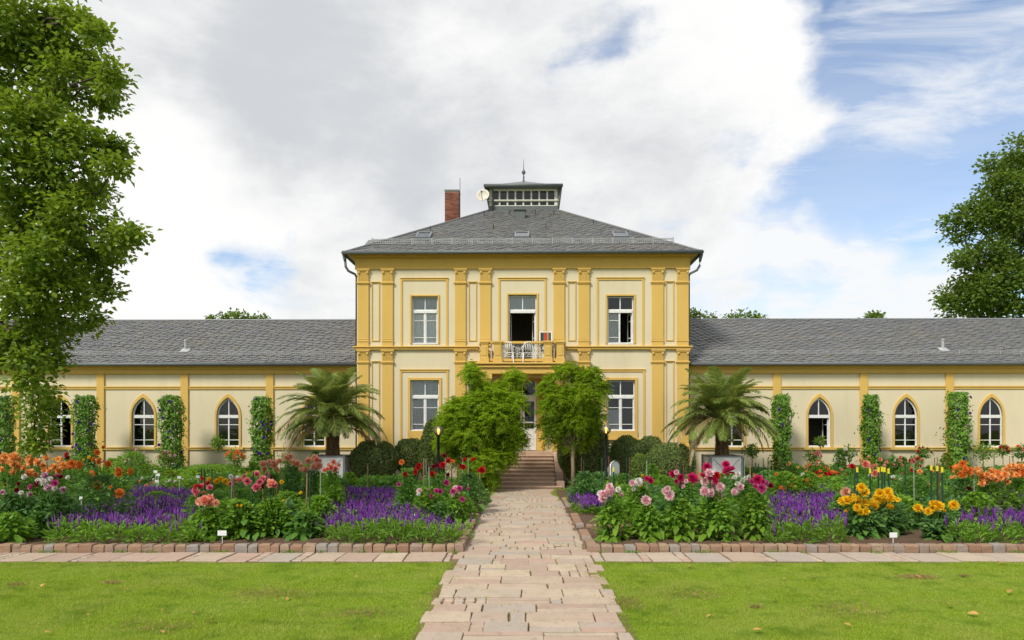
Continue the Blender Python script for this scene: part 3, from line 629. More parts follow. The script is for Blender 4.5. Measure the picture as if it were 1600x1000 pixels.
# chimney
cx0, cx1, cy0, cy1, cz0, cz1 = -4.19, -3.44, 6.9, 7.6, 11.0, 14.94
ch = MB().box(cx0 + .012, cx1 - .012, cy0 + .012, cy1 - .012, cz0, cz1 - .02).build('chimney', M['mortar'], roof)
mb = MB(); z = cz0; r = 0
while z < cz1 - .1:
    n = 3; off = (r % 2) * .125
    for (a0, a1, face) in ((cx0, cx1, 'f'), (cx0, cx1, 'b'), (cy0, cy1, 'l'), (cy0, cy1, 'r')):
        t = a0 - off
        while t < a1:
            s0, s1 = max(t, a0), min(t + .24, a1)
            if s1 - s0 > .04:
                if face == 'f': mb.box(s0, s1, cy0, cy0 + .05, z, z + .068)
                elif face == 'b': mb.box(s0, s1, cy1 - .05, cy1, z, z + .068)
                elif face == 'l': mb.box(cx0, cx0 + .05, s0 + .051, s1 - .051, z, z + .068) if s1 - s0 > .11 else None
                else: mb.box(cx1 - .05, cx1, s0 + .051, s1 - .051, z, z + .068) if s1 - s0 > .11 else None
            t += .25
    z += .08; r += 1
mb.build('bricks', M['brick_red'], roof)['kind'] = 'stuff'
MB().box(cx0 - .02, cx1 + .02, cy0 - .02, cy1 + .02, cz1 - .02, cz1 + .04).build('chimney_cap', M['grey_frame'], roof)
MB().tube([(cx1 + .06, cy0, 13.0), (cx1 + .06, cy0, 15.6)], [.022, .014], 6).build('lightning_rod', M['dark_metal'], roof)
# lantern
lf = LY0; zb = ZL - .35
mb = MB(); mb.box(-LH, LH, lf, LY1, zb, 13.60); mb.box(-LH, LH, lf + .12, LY1, 13.60, 13.62)
mb.box(-LH - .03, LH + .03, lf - .03, lf + .05, ZL - .02, ZL + .02)
lan = mb.build('lantern', M['zinc'], villa)
n = 8; xs = [-1.62 + 3.24 * i / n for i in range(n + 1)]
mb = MB(); mb.box(-LH, -1.62, lf + .01, LY1, 13.621, 14.5); mb.box(1.62, LH, lf + .01, LY1, 13.621, 14.5); mb.box(-1.62, 1.62, lf + .01, lf + .11, 14.44, 14.5); mb.box(-LH - .05, LH + .05, lf - .06, lf + .01, 13.86, 13.92)
mb.build('lantern_wall', M['lantern_wood'], lan, bevel=.01)
for a, b in zip(xs, xs[1:]):
    f = MB(); t = .04
    f.box(a, a + t, lf + .02, lf + .10, 13.621, 14.44); f.box(b - t, b, lf + .02, lf + .10, 13.621, 14.44)
    for z0_, z1_ in ((13.621, 13.66), (13.84, 13.95), (14.39, 14.44)): f.box(a + t, b - t, lf + .02, lf + .10, z0_, z1_)
    w = f.build('window', M['lantern_wood'], villa); pane_box(a + t, b - t, 13.66, 13.84, lf + .06, w); pane_box(a + t, b - t, 13.95, 14.39, lf + .06, w)
MB().box(-1.6, 1.6, lf + 1.6, lf + 1.7, 13.621, 14.5).build('interior', M['interior'], lan)
mb = MB(); mb.box(-1.95, 1.95, lf - .28, LY1 + .28, 14.5, 14.55); mb.add([(-1.98, lf - .30, 14.551), (1.98, lf - .30, 14.551), (1.98, LY1 + .3, 14.551), (-1.98, LY1 + .3, 14.551), (0, (lf + LY1) / 2, 15.5)], [(0, 3, 2, 1), (0, 1, 4), (1, 2, 4), (2, 3, 4), (3, 0, 4)])
mb.build('lantern_roof', M['slate'], lan)
gutter((-2.0, lf - .33, 14.55), (2.0, lf - .33, 14.55), 'gutter', lan)
for s in (-1, 1):
    MB().add([(s * LH, lf, 13.5), (s * LH, lf + .3, 13.5), (s * 1.95, lf - .2, 14.5), (s * 1.95, lf + .3, 14.5), (s * LH, lf - .0, 14.5), (s * LH, lf + .3, 14.5)], [(0, 1, 3, 2), (0, 2, 4), (1, 5, 3), (2, 3, 5, 4), (0, 4, 5, 1)]).build('bracket', M['zinc'], lan)
MB().lathe([(.10, 0), (.05, .12), (.035, .25), (.06, .3), (.03, .34), (.03, .42), (.10, .5), (.11, .55), (.09, .62), (.03, .68), (.02, .8), (.008, 1.25)], (0, (lf + LY1) / 2, 15.42), 10).build('finial', M['zinc'], lan, True)
MB().tube([(-1.58, lf - .3, 14.5), (-1.55, lf - .06, 14.3), (-1.55, lf - .06, ZL)], .045, 8).build('downpipe', M['zinc'], lan, True)
d = MB().lathe([(.0, .0), (.12, .012), (.22, .045), (.30, .09), (.305, .085), (.22, .03), (.0, -.02)], (0, 0, 0), 24).build('satellite_dish', M['dish_cream'], villa, True)
d.location = (-2.02, lf - .25, 14.05); d.rotation_euler = (math.radians(76), 0, math.radians(-10)); d.scale = (1.08, 1.08, 1.08)
MB().tube([(0, -.28, .07), (0, -.2, .3), (0, -.02, .38)], .014, 6).lathe([(.04, .33), (.05, .40), (.02, .43)], (0, 0, 0), 8).tube([(0, 0, -.02), (.0, .1, -.2), (.28, .1, -.3)], .02, 6).build('dish_arm', M['grey_frame'], d)

# ------------------------------------------------------------------ wings
WY = .60
def WX(x): return wx(x, Y0 + WY)
def WZ(y): return wz(y, Y0 + WY)
def arch(cx, half, zb, zs, za, n=9):
    hgt = za - zs; c = (hgt * hgt - half * half) / (2 * half); R = c + half
    a_end = math.atan2(hgt, -c) if True else 0
    left = []
    for i in range(n + 1):
        t = math.pi + (math.atan2(hgt, -c) - math.pi) * i / n
        left.append((cx + c + R * math.cos(t), zs + R * math.sin(t)))
    right = [(2 * cx - x, z) for x, z in left[:-1]][::-1]
    return [(cx - half, zb)] + left + right + [(cx + half, zb)]
ZWT = WZ(569)
def gothic_window(cx, style):
    y = WY; zb = WZ(698); zs = WZ(650); za = WZ(621); hw = .50
    out = arch(cx, .585, zb, zs, WZ(615.0)); inn_ = arch(cx, hw, zb, zs, za)
    w = MB().ring(out, inn_, y - .05, y + .12).build('window', M['ochre'], villa, bevel=.006)
    # spandrel of the wall between the rectangular opening and the arch
    ztop = WZ(616)
    fr = MB(); i2 = arch(cx, hw - .055, zb + .05, zs, za - .085); o2 = arch(cx, hw - .001, zb + .05, zs, za - .001)
    ya, yb = y + .06, y + .13
    fr.ring(o2, i2, ya, yb); fr.box(cx - hw + .001, cx + hw - .001, ya - .03, yb, zb - .01, zb + .055)
    ztr = WZ(649.5); fr.box(cx - hw + .056, cx + hw - .056, ya - .02, yb - .002, ztr - .10, ztr + .035)
    fr.box(cx - .02, cx + .02, ya + .006, yb - .006, ztr + .036, za - .09); bars = [WZ(687.5), WZ(663.5)]
    L_ = hw - .056
    if style != 'open':
        fr.box(cx - .028, cx + .028, ya + .004, yb - .004, zb + .056, ztr - .10)
        for zz in bars:
            for a, b in ((cx - hw + .056, cx - .028), (cx + .028, cx + hw - .056)):
                if style == 'half' and a > cx: continue
                fr.box(a, b, ya + .008, yb - .008, zz - .016, zz + .016)
    fr.build('frame', M['white_paint'], w)
    cuts = [zb + .056, bars[0], bars[1], ztr - .10]
    for a, b in ((cx - hw + .056, cx - .028), (cx + .028, cx + hw - .056)):
        if style == 'open' or (style == 'half' and a > cx): continue
        for c, d in zip(cuts, cuts[1:]): pane_box(a, b, c, d, y + .095, w)
    for s in (-1, 1):
        pts = [p for p in i2 if (p[0] - cx) * s >= -1e-6 and p[1] > ztr + .03]
        pts = [(cx + s * .02, ztr + .036), (cx + s * L_, ztr + .036)] + (sorted(pts, key=lambda p: p[1]))
        pts = [(cx + s * max(.02, (p[0] - cx) * s), p[1]) for p in pts]
        if s < 0: pts = pts[::-1]
        MB().prism(pts, y + .091, y + .099).build('pane', M['glass'], w)
    if style in ('open', 'half'):
        for s in ((1, -1) if style == 'open' else (1,)):
            sb = MB(); sb.box(0, .04, 0, .035, zb + .06, ztr - .10); sb.box(L_ - .06, L_ - .02, 0, .035, zb + .06, ztr - .10)
            for zz in [zb + .08] + bars + [ztr - .12]: sb.box(.04, L_ - .06, .002, .033, zz - .018, zz + .018)
            so = sb.build('casement', M['white_paint'], w); so.location = (cx + s * L_, y + .13, 0); so.rotation_euler = (0, 0, math.radians(118 if style == 'half' else (97 if s == 1 else 80)))
            po = MB().box(.04, L_ - .06, .014, .02, zb + .1, ztr - .14).build('pane', M['glass'], w); po.location = so.location; po.rotation_euler = so.rotation_euler
    sp = MB()
    for (xa, z_a), (xb, z_b) in zip(inn_[1:-1], inn_[2:-1]):
        sp.prism([(xa, z_a), (xb, z_b), (xb, ztop), (xa, ztop)], y + .001, y + .30)
    if style == 'open': w['label'] = 'arched window with its casements standing wide open'
    if style == 'half': w['label'] = 'arched window with one casement open'
    return sp, (cx - hw, cx + hw, zb, ztop)
WCX = [9.2, 13.0, 16.77, 20.47, 24.2]; PCX = [11.14, 14.92, 18.65, 22.42, 26.2]
styles_l = ['shut', 'shut', 'shut', 'half', 'shut']; styles_r = ['shut', 'open', 'shut', 'shut', 'shut']
WEND = 27.5; WD = 8.4
for s in (-1, 1):
    hs = []; sp = MB()
    for cx, st in zip(WCX, styles_l if s < 0 else styles_r):
        a, hh = gothic_window(s * cx, st); hs.append(hh); sp.add(a.v, a.f)
    x0, x1 = sorted((s * (PW + .001), s * WEND))
    mb = wall_with_holes(x0, x1, 0, ZWT - .02, hs, WY, WY + .30); mb.add(sp.v, sp.f)
    mb.box(*sorted((s * WEND, s * (WEND - .3))), WY + .3, WY + WD, 0, ZWT - .02); mb.box(x0, x1, WY + WD, WY + WD + .3, 0, ZWT - .02)
    mb.build('wing_wall', M['cream'], villa)
    inn = MB(); inn.box(x0 + .35, x1 - .35, WY + 2.6, WY + 2.7, .2, 4.8); inn.box(x0 + .35, x1 - .35, WY + .302, WY + 2.6, .1, .2); inn.box(x0 + .35, x1 - .35, WY + .302, WY + 2.6, 4.8, 4.9)
    for k in range(4):
        xp = s * (11.14 + 3.76 * k); inn.box(xp - .06, xp + .06, WY + .302, WY + 2.6, .2, 4.8)
    inn.build('interior', M['interior'], villa)
    # pilaster strips, bands, sill course, frieze
    for px in PCX[:-1] + [26.2]:
        MB().box(s * px - .17, s * px + .17, WY - .07, WY + .001, 0, WZ(581)).build('pilaster', M['ochre'], villa, bevel=.008)
    edges = [PW] + [v for p in PCX for v in (p - .17, p + .17)] + [WEND]
    for a, b in zip(edges[0::2], edges[1::2]):
        a_, b_ = sorted((s * a, s * b))
        MB().box(a_, b_, WY - .045, WY + .001, WZ(608), WZ(605)).box(a_, b_, WY - .075, WY + .001, WZ(605), WZ(604) + .02).build('band', M['ochre'], villa)
        MB().box(a_, b_, WY - .06, WY + .001, WZ(703), WZ(700)).box(a_, b_, WY - .09, WY + .001, WZ(700), WZ(698.8)).build('sill_course', M['ochre'], villa)
    for cx in WCX:
        MB().box(s * cx - .72, s * cx + .72, WY - .13, WY + .001, WZ(703) + .0, WZ(698.6)).build('window_sill', M['ochre'], villa, bevel=.012)
    mb = MB(); mb.box(x0, x1, WY - .09, WY + .001, WZ(583), ZWT - .06); mb.box(x0, x1, WY - .115, WY + .001, WZ(583) - .03, WZ(583) - .001); mb.box(x0, x1, WY - .15, WY + .001, WZ(577), ZWT - .061); mb.box(x0, x1, WY - .24, WY + .001, WZ(573), ZWT - .03)
    mb.build('frieze', M['ochre'], villa, bevel=.008)
    MB().box(x0, x1, WY - .04, WY + .001, 0, .42).build('plinth', M['ochre'], villa)
    # roof
    ye, ze = WY - .34, ZWT; yr = WY + WD / 2; zr = wz(500, Y0 + yr)
    a_, b_ = (PW + .001, WEND + .4) if s > 0 else (-WEND - .4, -PW - .001)
    mb = MB().add([(a_, ye, ze - .02), (b_, ye, ze - .02), (b_, yr, zr - .02), (a_, yr, zr - .02), (b_, 2 * yr - ye, ze - .02), (a_, 2 * yr - ye, ze - .02)], [(0, 1, 2, 3), (3, 2, 4, 5), (0, 5, 4, 1), (0, 3, 5), (1, 4, 2)])
    wr = mb.build('wing_roof', M['slate'], villa)
    V = Vector((0, yr - ye, zr - ze)); sl = V.length
    sm = slates((0, ye, ze), (1, 0, 0), V, [(a_, -.03), (b_, -.03), (b_, sl), (a_, sl)], .36, .205, math.radians(-10 if s > 0 else 7), 5 + s)
    sm.build('slates', M['slate'], wr)['kind'] = 'stuff'
    MB().tube([(a_, yr, zr + .015), (b_, yr, zr + .015)], .05, 6).build('ridge_cap', M['grey_frame'], wr)
    gutter((a_, ye - .06, ze - .03), (b_, ye - .06, ze - .03), 'gutter', wr)
    # snow guard and vent pipe
    slope = (zr - ze) / (yr - ye); mb = MB(); yg = ye + .75
    zg = ze + slope * .75
    for k in range(int(20 / .9)):
        x = s * (PW + .5 + .9 * k); mb.tube([(x, yg, zg), (x, yg - .02, zg + .22)], .016, 4)
    for zz in (.05, .12, .20): mb.tube([(s * (PW + .3), yg - .02, zg + zz), (s * (WEND - 1), yg - .02, zg + zz)], .007, 4)
    for k in range(200): 
        x = s * (PW + .3 + .1 * k); mb.tube([(x, yg - .02, zg + .04), (x, yg - .02, zg + .2)], .005, 3, False)
    mb.build('snow_guard', M['galvanised'], wr)
    for px, pyb in (((287, 553),) if s < 0 else ((1468.5, 549),)):
        yy = ye + 1.25; zz = ze + slope * 1.25; x = (px - CX) / F * (Y0 + yy)
        mb = MB().lathe([(.062, -.1), (.062, .40), (.08, .41), (.08, .47), (.03, .50)], (x, yy, zz), 10); mb.add([(x - .2, yy - .25, zz - slope * .25 + .05), (x + .2, yy - .25, zz - slope * .25 + .05), (x + .2, yy + .1, zz + slope * .1 + .05), (x - .2, yy + .1, zz + slope * .1 + .05), (x, yy, zz + .12)], [(0, 1, 4), (1, 2, 4), (2, 3, 4), (3, 0, 4)])
        mb.build('vent_pipe', M['galvanised'], wr, False)

# ------------------------------------------------------------------ staircase
st = thing('stone_staircase', 'broad worn sandstone steps rising to the porch door between the two feathery trees', 'stairs', (0, 0, 0))
for k in range(10):
    y0 = 26.2 + .30 * k - (.0 if k else .12); z1 = .133 * (k + 1)
    w = 1.27 if k else 1.5
    if k < 9: MB().box(-w, w, y0, y0 + .36, max(z1 - .133, -.05) - (.02 if k else 0), z1 - .055).box(-w - .02, w + .02, y0 - .035, y0 + .34, z1 - .054, z1).build('step', M['sandstone'], st, bevel=.012)
for s in (-1, 1):
    a, b = sorted((s * 1.30, s * 1.62))
    MB().prism([(a, 0), (b, 0), (b, .3), (a, .3)], 26.35, 27.2).build('side_block', M['sandstone'], st, bevel=.02)
    MB().add([(a, 27.21, 0), (b, 27.21, 0), (b, 28.88, 0), (a, 28.88, 0), (a, 27.21, .62), (b, 27.21, .62), (b, 28.88, 1.32), (a, 28.88, 1.32)], [(0, 3, 2, 1), (4, 5, 6, 7), (0, 1, 5, 4), (1, 2, 6, 5), (2, 3, 7, 6), (3, 0, 4, 7)]).build('cheek_wall', M['sandstone'], st, bevel=.015)

# ------------------------------------------------------------------ ground
def sheet(name, x0, x1, y0, y1, z, mat, nx=1, ny=1, amp=0.0, seed=0, kind='structure'):
    r = random.Random(seed); mb = MB(); vs = []
    for j in range(ny + 1):
        for i in range(nx + 1):
            vs.append((x0 + (x1 - x0) * i / nx, y0 + (y1 - y0) * j / ny, z + (r.uniform(0, amp) if amp else 0)))
    mb.add(vs, [(j * (nx + 1) + i, j * (nx + 1) + i + 1, (j + 1) * (nx + 1) + i + 1, (j + 1) * (nx + 1) + i) for j in range(ny) for i in range(nx)])
    o = mb.build(name, M[mat]); o['kind'] = kind; return o
sheet('lawn', -400, 400, -200, 600, 0.0, 'turf')
path = sheet('garden_path', -1.26, 1.30, 1.0, 26.1, 0.004, 'joint_sand')
cross = sheet('cross_path', -20, 20, 12.12, 13.02, 0.008, 'joint_sand')
gravel = sheet('gravel_walk', -26, 26, 25.0, 27.6, 0.012, 'gravel')
soil_l = sheet('flower_bed_soil', -22, -1.12, 13.1, 25.0, 0.07, 'soil', 80, 46, .05, 3)
soil_r = sheet('flower_bed_soil', 1.22, 22, 13.1, 25.0, 0.07, 'soil', 80, 46, .05, 4)
sheet('border_soil', -26, -1.7, 27.62, 30.3, 0.05, 'soil', 90, 10, .05, 5); sheet('border_soil', 1.7, 26, 27.62, 30.3, 0.05, 'soil', 90, 10, .05, 6)

rng = random.Random(11)
def slab(poly, z0, z1, jit, ch=.007):
    cx = sum(p[0] for p in poly) / len(poly); cy = sum(p[1] for p in poly) / len(poly); n = len(poly); r = rng
    tx, ty = r.uniform(-jit, jit), r.uniform(-jit, jit)
    pts = []
    for i in range(n):                                 # a point in the middle of each side makes the edge a little uneven
        p, q = poly[i], poly[(i + 1) % n]; pts.append(p)
        t = r.uniform(.35, .65); d = r.uniform(-.012, .010)
        ex, ey = q[0] - p[0], q[1] - p[1]; l = math.hypot(ex, ey) + 1e-6
        pts.append((p[0] + ex * t + ey / l * d, p[1] + ey * t - ex / l * d))
    n = len(pts); vs = []
    ox, oy = cx, cy
    for x, y in pts: vs.append((x - ox, y - oy, z0))
    for x, y in pts: vs.append((x - ox, y - oy, z1 - ch + (x - cx) * tx + (y - cy) * ty))
    for x, y in pts:
        l = math.hypot(x - cx, y - cy) + 1e-6; k = max(0, 1 - ch * 1.3 / l)
        vs.append(((x - ox) * k, (y - oy) * k, z1 + (x - cx) * tx + (y - cy) * ty))
    fs = [(i, (i + 1) % n, n + (i + 1) % n, n + i) for i in range(n)] + [(n + i, n + (i + 1) % n, 2 * n + (i + 1) % n, 2 * n + i) for i in range(n)] + [tuple(2 * n + i for i in range(n))]
    return MB().add(vs, fs), (ox, oy, 0)
def stone_at(name, poly, z0, z1, parent, mat='flagstone', jit=.008, ch=.007):
    mb, loc = slab(poly, z0, z1, jit, ch); return mb.build(name, M[mat], parent, loc=loc)
y = 1.2; row = 0
while y < 26.0:
    hgt = rng.uniform(.34, .56) if y < 13 else rng.uniform(.30, .46)
    if y + hgt > 26.05: hgt = 26.05 - y
    if hgt < .15: break
    x = -1.20 + rng.uniform(-.13, .07); xe = 1.24 + rng.uniform(-.07, .13)
    while x < xe - .12:
        w = rng.uniform(.42, .95) if rng.random() < .80 else rng.uniform(.14, .24)
        if xe - (x + w) < .14: w = xe - x
        g = rng.uniform(.005, .011)
        j = lambda: rng.uniform(-.012, .009)
        q = [(x + g + j(), y + g + j()), (x + w - g + j(), y + g + j()), (x + w - g + j(), y + hgt - g + j()), (x + g + j(), y + hgt - g + j())]
        t = rng.random()
        if w > .4 and t < .07 and y > 6:                           # a patch of small setts instead of one slab
            n = max(2, round(w / .16)); m = max(2, round(hgt / .15))
            for a in range(n):
                for b in range(m):
                    sx0, sx1 = x + w * a / n, x + w * (a + 1) / n; sy0, sy1 = y + hgt * b / m, y + hgt * (b + 1) / m
                    if rng.random() < .92: stone_at('sett', [(sx0 + .009, sy0 + .009), (sx1 - .009, sy0 + .009), (sx1 - .009, sy1 - .009), (sx0 + .009, sy1 - .009)], -.03, .026 + rng.uniform(-.008, .006), path, jit=.03, ch=.014)
        elif t < .38:
            f = rng.uniform(.35, .65)
            stone_at('flagstone', [q[0], q[1], (q[2][0], y + hgt * f - g), (q[3][0], y + hgt * f - g + j())], -.03, .028 + rng.uniform(-.006, .006), path)
            stone_at('flagstone', [(q[0][0], y + hgt * f + g), (q[1][0], y + hgt * f + g + j()), q[2], q[3]], -.03, .028 + rng.uniform(-.006, .006), path)
        else:
            stone_at('flagstone', q, -.03, .028 + rng.uniform(-.007, .007), path)
        x += w
    y += hgt; row += 1
for s in (-1, 1):
    x = 1.28
    while x < 14:
        w = rng.uniform(.50, .74) if rng.random() < .75 else rng.uniform(.12, .2)
        g = .012; sk = rng.uniform(-.02, .02)
        if w < .3:
            for b in range(3):
                ya = 12.2 + .28 * b; stone_at('sett', [(s * (x + g), ya + .012), (s * (x + w - g), ya + .012), (s * (x + w - g), ya + .268), (s * (x + g), ya + .268)][::s], -.03, .026 + rng.uniform(-.006, .006), cross, ch=.012)
        else:
            ye_ = 13.0 - rng.uniform(.01, .05); ys_ = 12.17 + rng.uniform(-.03, .03)
            stone_at('flagstone', [(s * (x + g), ys_), (s * (x + w - g), ys_), (s * (x + w - g + sk), ye_), (s * (x + g + sk), ye_)][::s], -.03, .032 + rng.uniform(-.007, .007), cross)
        x += w

# ------------------------------------------------------------------ kerbs of rough stone blocks round the beds
def block_mesh(l, d, h, seed):
    r = random.Random(seed); bm = MB(); c = .022; vs = []
    prof = [(-.5 * l, -.5 * d), (.5 * l, -.5 * d), (.5 * l, .5 * d), (-.5 * l, .5 * d)]
    for ins, z in ((0.004, -.06), (0, h * .45), (0.003, h - c), (c, h)):
        for x, y in prof:
            vs.append((x - math.copysign(ins, x) + r.uniform(-.007, .007), y - math.copysign(ins, y) + r.uniform(-.007, .007), z + r.uniform(-.005, .005)))
    fs = [(k * 4 + i, k * 4 + (i + 1) % 4, k * 4 + 4 + (i + 1) % 4, k * 4 + 4 + i) for k in range(3) for i in range(4)] + [(12, 13, 14, 15)]
    return bm.add(vs, fs).mesh('kerb_stone')
KM = [block_mesh(1.0, 1.0, 1.0, 50)]
def kerb(x0, y0, x1, y1, depth=.2, h=.165, lens=(.16, .27), seed=0, label=None):
    r = random.Random(seed); k = bpy.data.objects.new('bed_kerb', None); C.objects.link(k); k.location = (x0, y0, 0); k['kind'] = 'structure'
    L_ = math.hypot(x1 - x0, y1 - y0); a = math.atan2(y1 - y0, x1 - x0); t = 0
    while t < L_ - .05:
        l = r.uniform(*lens)
        if L_ - t - l < .1: l = L_ - t
        me = block_mesh(l - .018, depth * r.uniform(.94, 1.04), h * r.uniform(.93, 1.06), r.random())
        o = link('kerb_stone', me, M['kerbstone'], k); o.location = (math.cos(a) * (t + l / 2) - math.sin(a) * r.uniform(-.012, .012), math.sin(a) * (t + l / 2) + math.cos(a) * r.uniform(-.012, .012), 0)
        o.rotation_euler = (r.uniform(-.03, .03), r.uniform(-.03, .03), a + r.uniform(-.03, .03)); t += l
    return k
kerb(-1.10, 13.12, -13.2, 13.12, seed=1); kerb(1.22, 13.12, 13.2, 13.12, seed=2)
for s, x0 in ((-1, -1.20), (1, 1.32)):
    kerb(x0, 13.24, x0, 15.0, lens=(.24, .42), seed=3 + s); kerb(x0 + .01 * s, 15.75, x0 + .01 * s, 17.8, lens=(.26, .44), seed=6 + s); kerb(x0 + s * .02, 19.6, x0 + s * .02, 21.9, lens=(.26, .44), seed=9 + s)
    kerb(x0 + s * .12, 15.72, x0 + s * 1.0, 15.72, depth=.18, seed=13 + s); kerb(x0 + s * .14, 19.62, x0 + s * 1.2, 19.62, depth=.18, seed=16 + s)

# ------------------------------------------------------------------ leaves and grass, by the thousand
DIAMOND = (np.array([(0, 0, 0), (.45, .5, .10), (1, 0, -.12), (.45, -.5, .10)], float), [(0, 3, 2), (0, 2, 1)])
BIG = (np.array([(0, 0, 0), (.35, 0, 0), (.7, 0, -.06), (1, 0, -.2), (.2, .30, .05), (.5, .5, .05), (.8, .28, -.07), (.2, -.30, .05), (.5, -.5, .05), (.8, -.28, -.07)], float),
       [(0, 1, 4), (1, 5, 4), (1, 2, 5), (2, 6, 5), (2, 3, 6), (0, 7, 1), (1, 7, 8), (1, 8, 2), (2, 8, 9), (2, 9, 3)])
BLADE = (np.array([(0, .5, 0), (0, -.5, 0), (1, 0, 0)], float), [(0, 1, 2)])
SPIKE = (np.array([(0, .3, 0), (0, -.15, .26), (0, -.15, -.26), (.3, .5, 0), (.3, -.25, .43), (.3, -.25, -.43), (1, 0, 0)], float), [(0, 1, 4, 3), (1, 2, 5, 4), (2, 0, 3, 5), (3, 4, 6), (4, 5, 6), (5, 3, 6)])
def norm(a): return a / np.maximum(np.linalg.norm(a, axis=-1, keepdims=True), 1e-9)
def scatter_mesh(name, pos, axis, up, L_, W_, tmpl, mat):
    T, faces = tmpl; N = len(pos); axis = norm(axis); side = norm(np.cross(up, axis)); upv = np.cross(axis, side)
    L_ = np.broadcast_to(L_, (N,)); W_ = np.broadcast_to(W_, (N,))
    v = pos[:, None, :] + axis[:, None, :] * (T[None, :, 0:1] * L_[:, None, None]) + side[:, None, :] * (T[None, :, 1:2] * W_[:, None, None]) + upv[:, None, :] * (T[None, :, 2:3] * (L_ if tmpl is not SPIKE else W_)[:, None, None])
    k = len(T); off = (np.arange(N) * k)[:, None]
    flat = np.concatenate([np.array(f) for f in faces]); tot = np.array([len(f) for f in faces])
    loops = (off + flat[None, :]).ravel(); ptot = np.tile(tot, N); pst = np.concatenate([[0], np.cumsum(ptot)[:-1]])
    me = bpy.data.meshes.new(name); me.vertices.add(N * k); me.vertices.foreach_set('co', v.astype(np.float32).ravel())
    me.loops.add(len(loops)); me.loops.foreach_set('vertex_index', loops.astype(np.int32))
    me.polygons.add(len(ptot)); me.polygons.foreach_set('loop_start', pst.astype(np.int32)); me.polygons.foreach_set('loop_total', ptot.astype(np.int32))
    me.update(calc_edges=True); me.materials.append(M[mat]); return me
def rdir(g, n): return norm(g.normal(size=(n, 3)))

def lawn_grass(name, seed, n, xr, yr, keep, mat, L_, W_=.007):
    g = np.random.default_rng(seed); x = g.uniform(*xr, n)
    # more blades near the camera, where they show
    u = g.random(n); y = yr[0] + (yr[1] - yr[0]) * u ** 1.25
    k = keep(x, y); x, y = x[k], y[k]; n = len(x)
    pos = np.stack([x, y, np.full(n, -.004)], 1); ax = np.stack([g.normal(0, .55, n), g.normal(0, .55, n), np.ones(n)], 1); up = rdir(g, n)
    patch = .75 + .25 * np.sin(x * 1.7 + 2 * np.sin(y * 1.3)) * np.sin(y * 2.1 + 1.5 * np.sin(x * .9))
    o = link(name, scatter_mesh(name, pos, ax, up, g.uniform(*L_, n) * patch * np.where(g.random(n) < .03, 1.5, 1), W_ * g.uniform(.7, 1.5, n), BLADE, mat), None); o['kind'] = 'stuff'; return o
def edge_l(y): return -1.12 + .06 * np.sin(y * 3.1) + .05 * np.sin(y * 7.7)
def edge_r(y): return 1.16 + .06 * np.sin(y * 2.7 + 1) + .05 * np.sin(y * 8.3)
lawn_grass('grass', 1, 420000, (-10.2, -1.05), (6.6, 12.2), lambda x, y: (x < edge_l(y)) & (y < 12.16 + .04 * np.sin(x * 5)), 'grass_blade', (.025, .055))
lawn_grass('grass', 2, 420000, (1.05, 10.2), (6.6, 12.2), lambda x, y: (x > edge_r(y)) & (y < 12.16 + .04 * np.sin(x * 5)), 'grass_blade', (.025, .055))
lawn_grass('dry_grass', 3, 9000, (-1.5, -.95), (6.6, 12.2), lambda x, y: np.abs(x - edge_l(y) - .04) < .10 * (.4 + .6 * np.abs(np.sin(y * 2.3))), 'grass_dry', (.03, .06))
lawn_grass('dry_grass', 4, 9000, (.95, 1.5), (6.6, 12.2), lambda x, y: np.abs(x - edge_r(y) + .04) < .10 * (.4 + .6 * np.abs(np.sin(y * 1.9 + 2))), 'grass_dry', (.03, .06))
lawn_grass('grass', 5, 14000, (-2.0, -1.0), (22.0, 26.2), lambda x, y: (x < -1.05 - .1 * np.sin(y * 2)) & (x > -1.8), 'grass_blade', (.05, .13), .012)
lawn_grass('grass', 6, 16000, (1.0, 2.2), (22.0, 26.2), lambda x, y: (x > 1.10 + .1 * np.sin(y * 2)) & (x < 2.1), 'grass_blade', (.05, .13), .012)
def bare_patch(px, py, w, d, n, seed):
    Y = ground_Y(py); X = wx(px, Y); g = np.random.default_rng(seed); x = X + g.normal(0, w, n); y = Y + g.normal(0, d, n)
    k = np.abs(x) > 1.2; x, y = x[k], y[k]; n = len(x); pos = np.stack([x, y, np.full(n, .02)], 1); ax = np.stack([g.normal(0, .9, n), g.normal(0, .9, n), np.full(n, .5)], 1)
    o = link('dry_grass', scatter_mesh('dry_grass', pos, ax, rdir(g, n), g.uniform(.03, .06, n), .010, BLADE, 'grass_dry'), None); o['kind'] = 'stuff'
for i, q in enumerate([(1432, 903, .13, .07, 700), (1180, 950, .05, .03, 120), (175, 912, .08, .04, 220), (25, 915, .06, .04, 160), (1505, 902, .05, .03, 110), (420, 930, .30, .16, 420), (1080, 930, .30, .2, 380), (1330, 955, .35, .2, 360), (560, 960, .3, .15, 340), (250, 980, .3, .15, 300), (980, 945, .12, .2, 380), (690, 930, .1, .25, 380)]): bare_patch(*q, 60 + i)
g_ = np.random.default_rng(8)
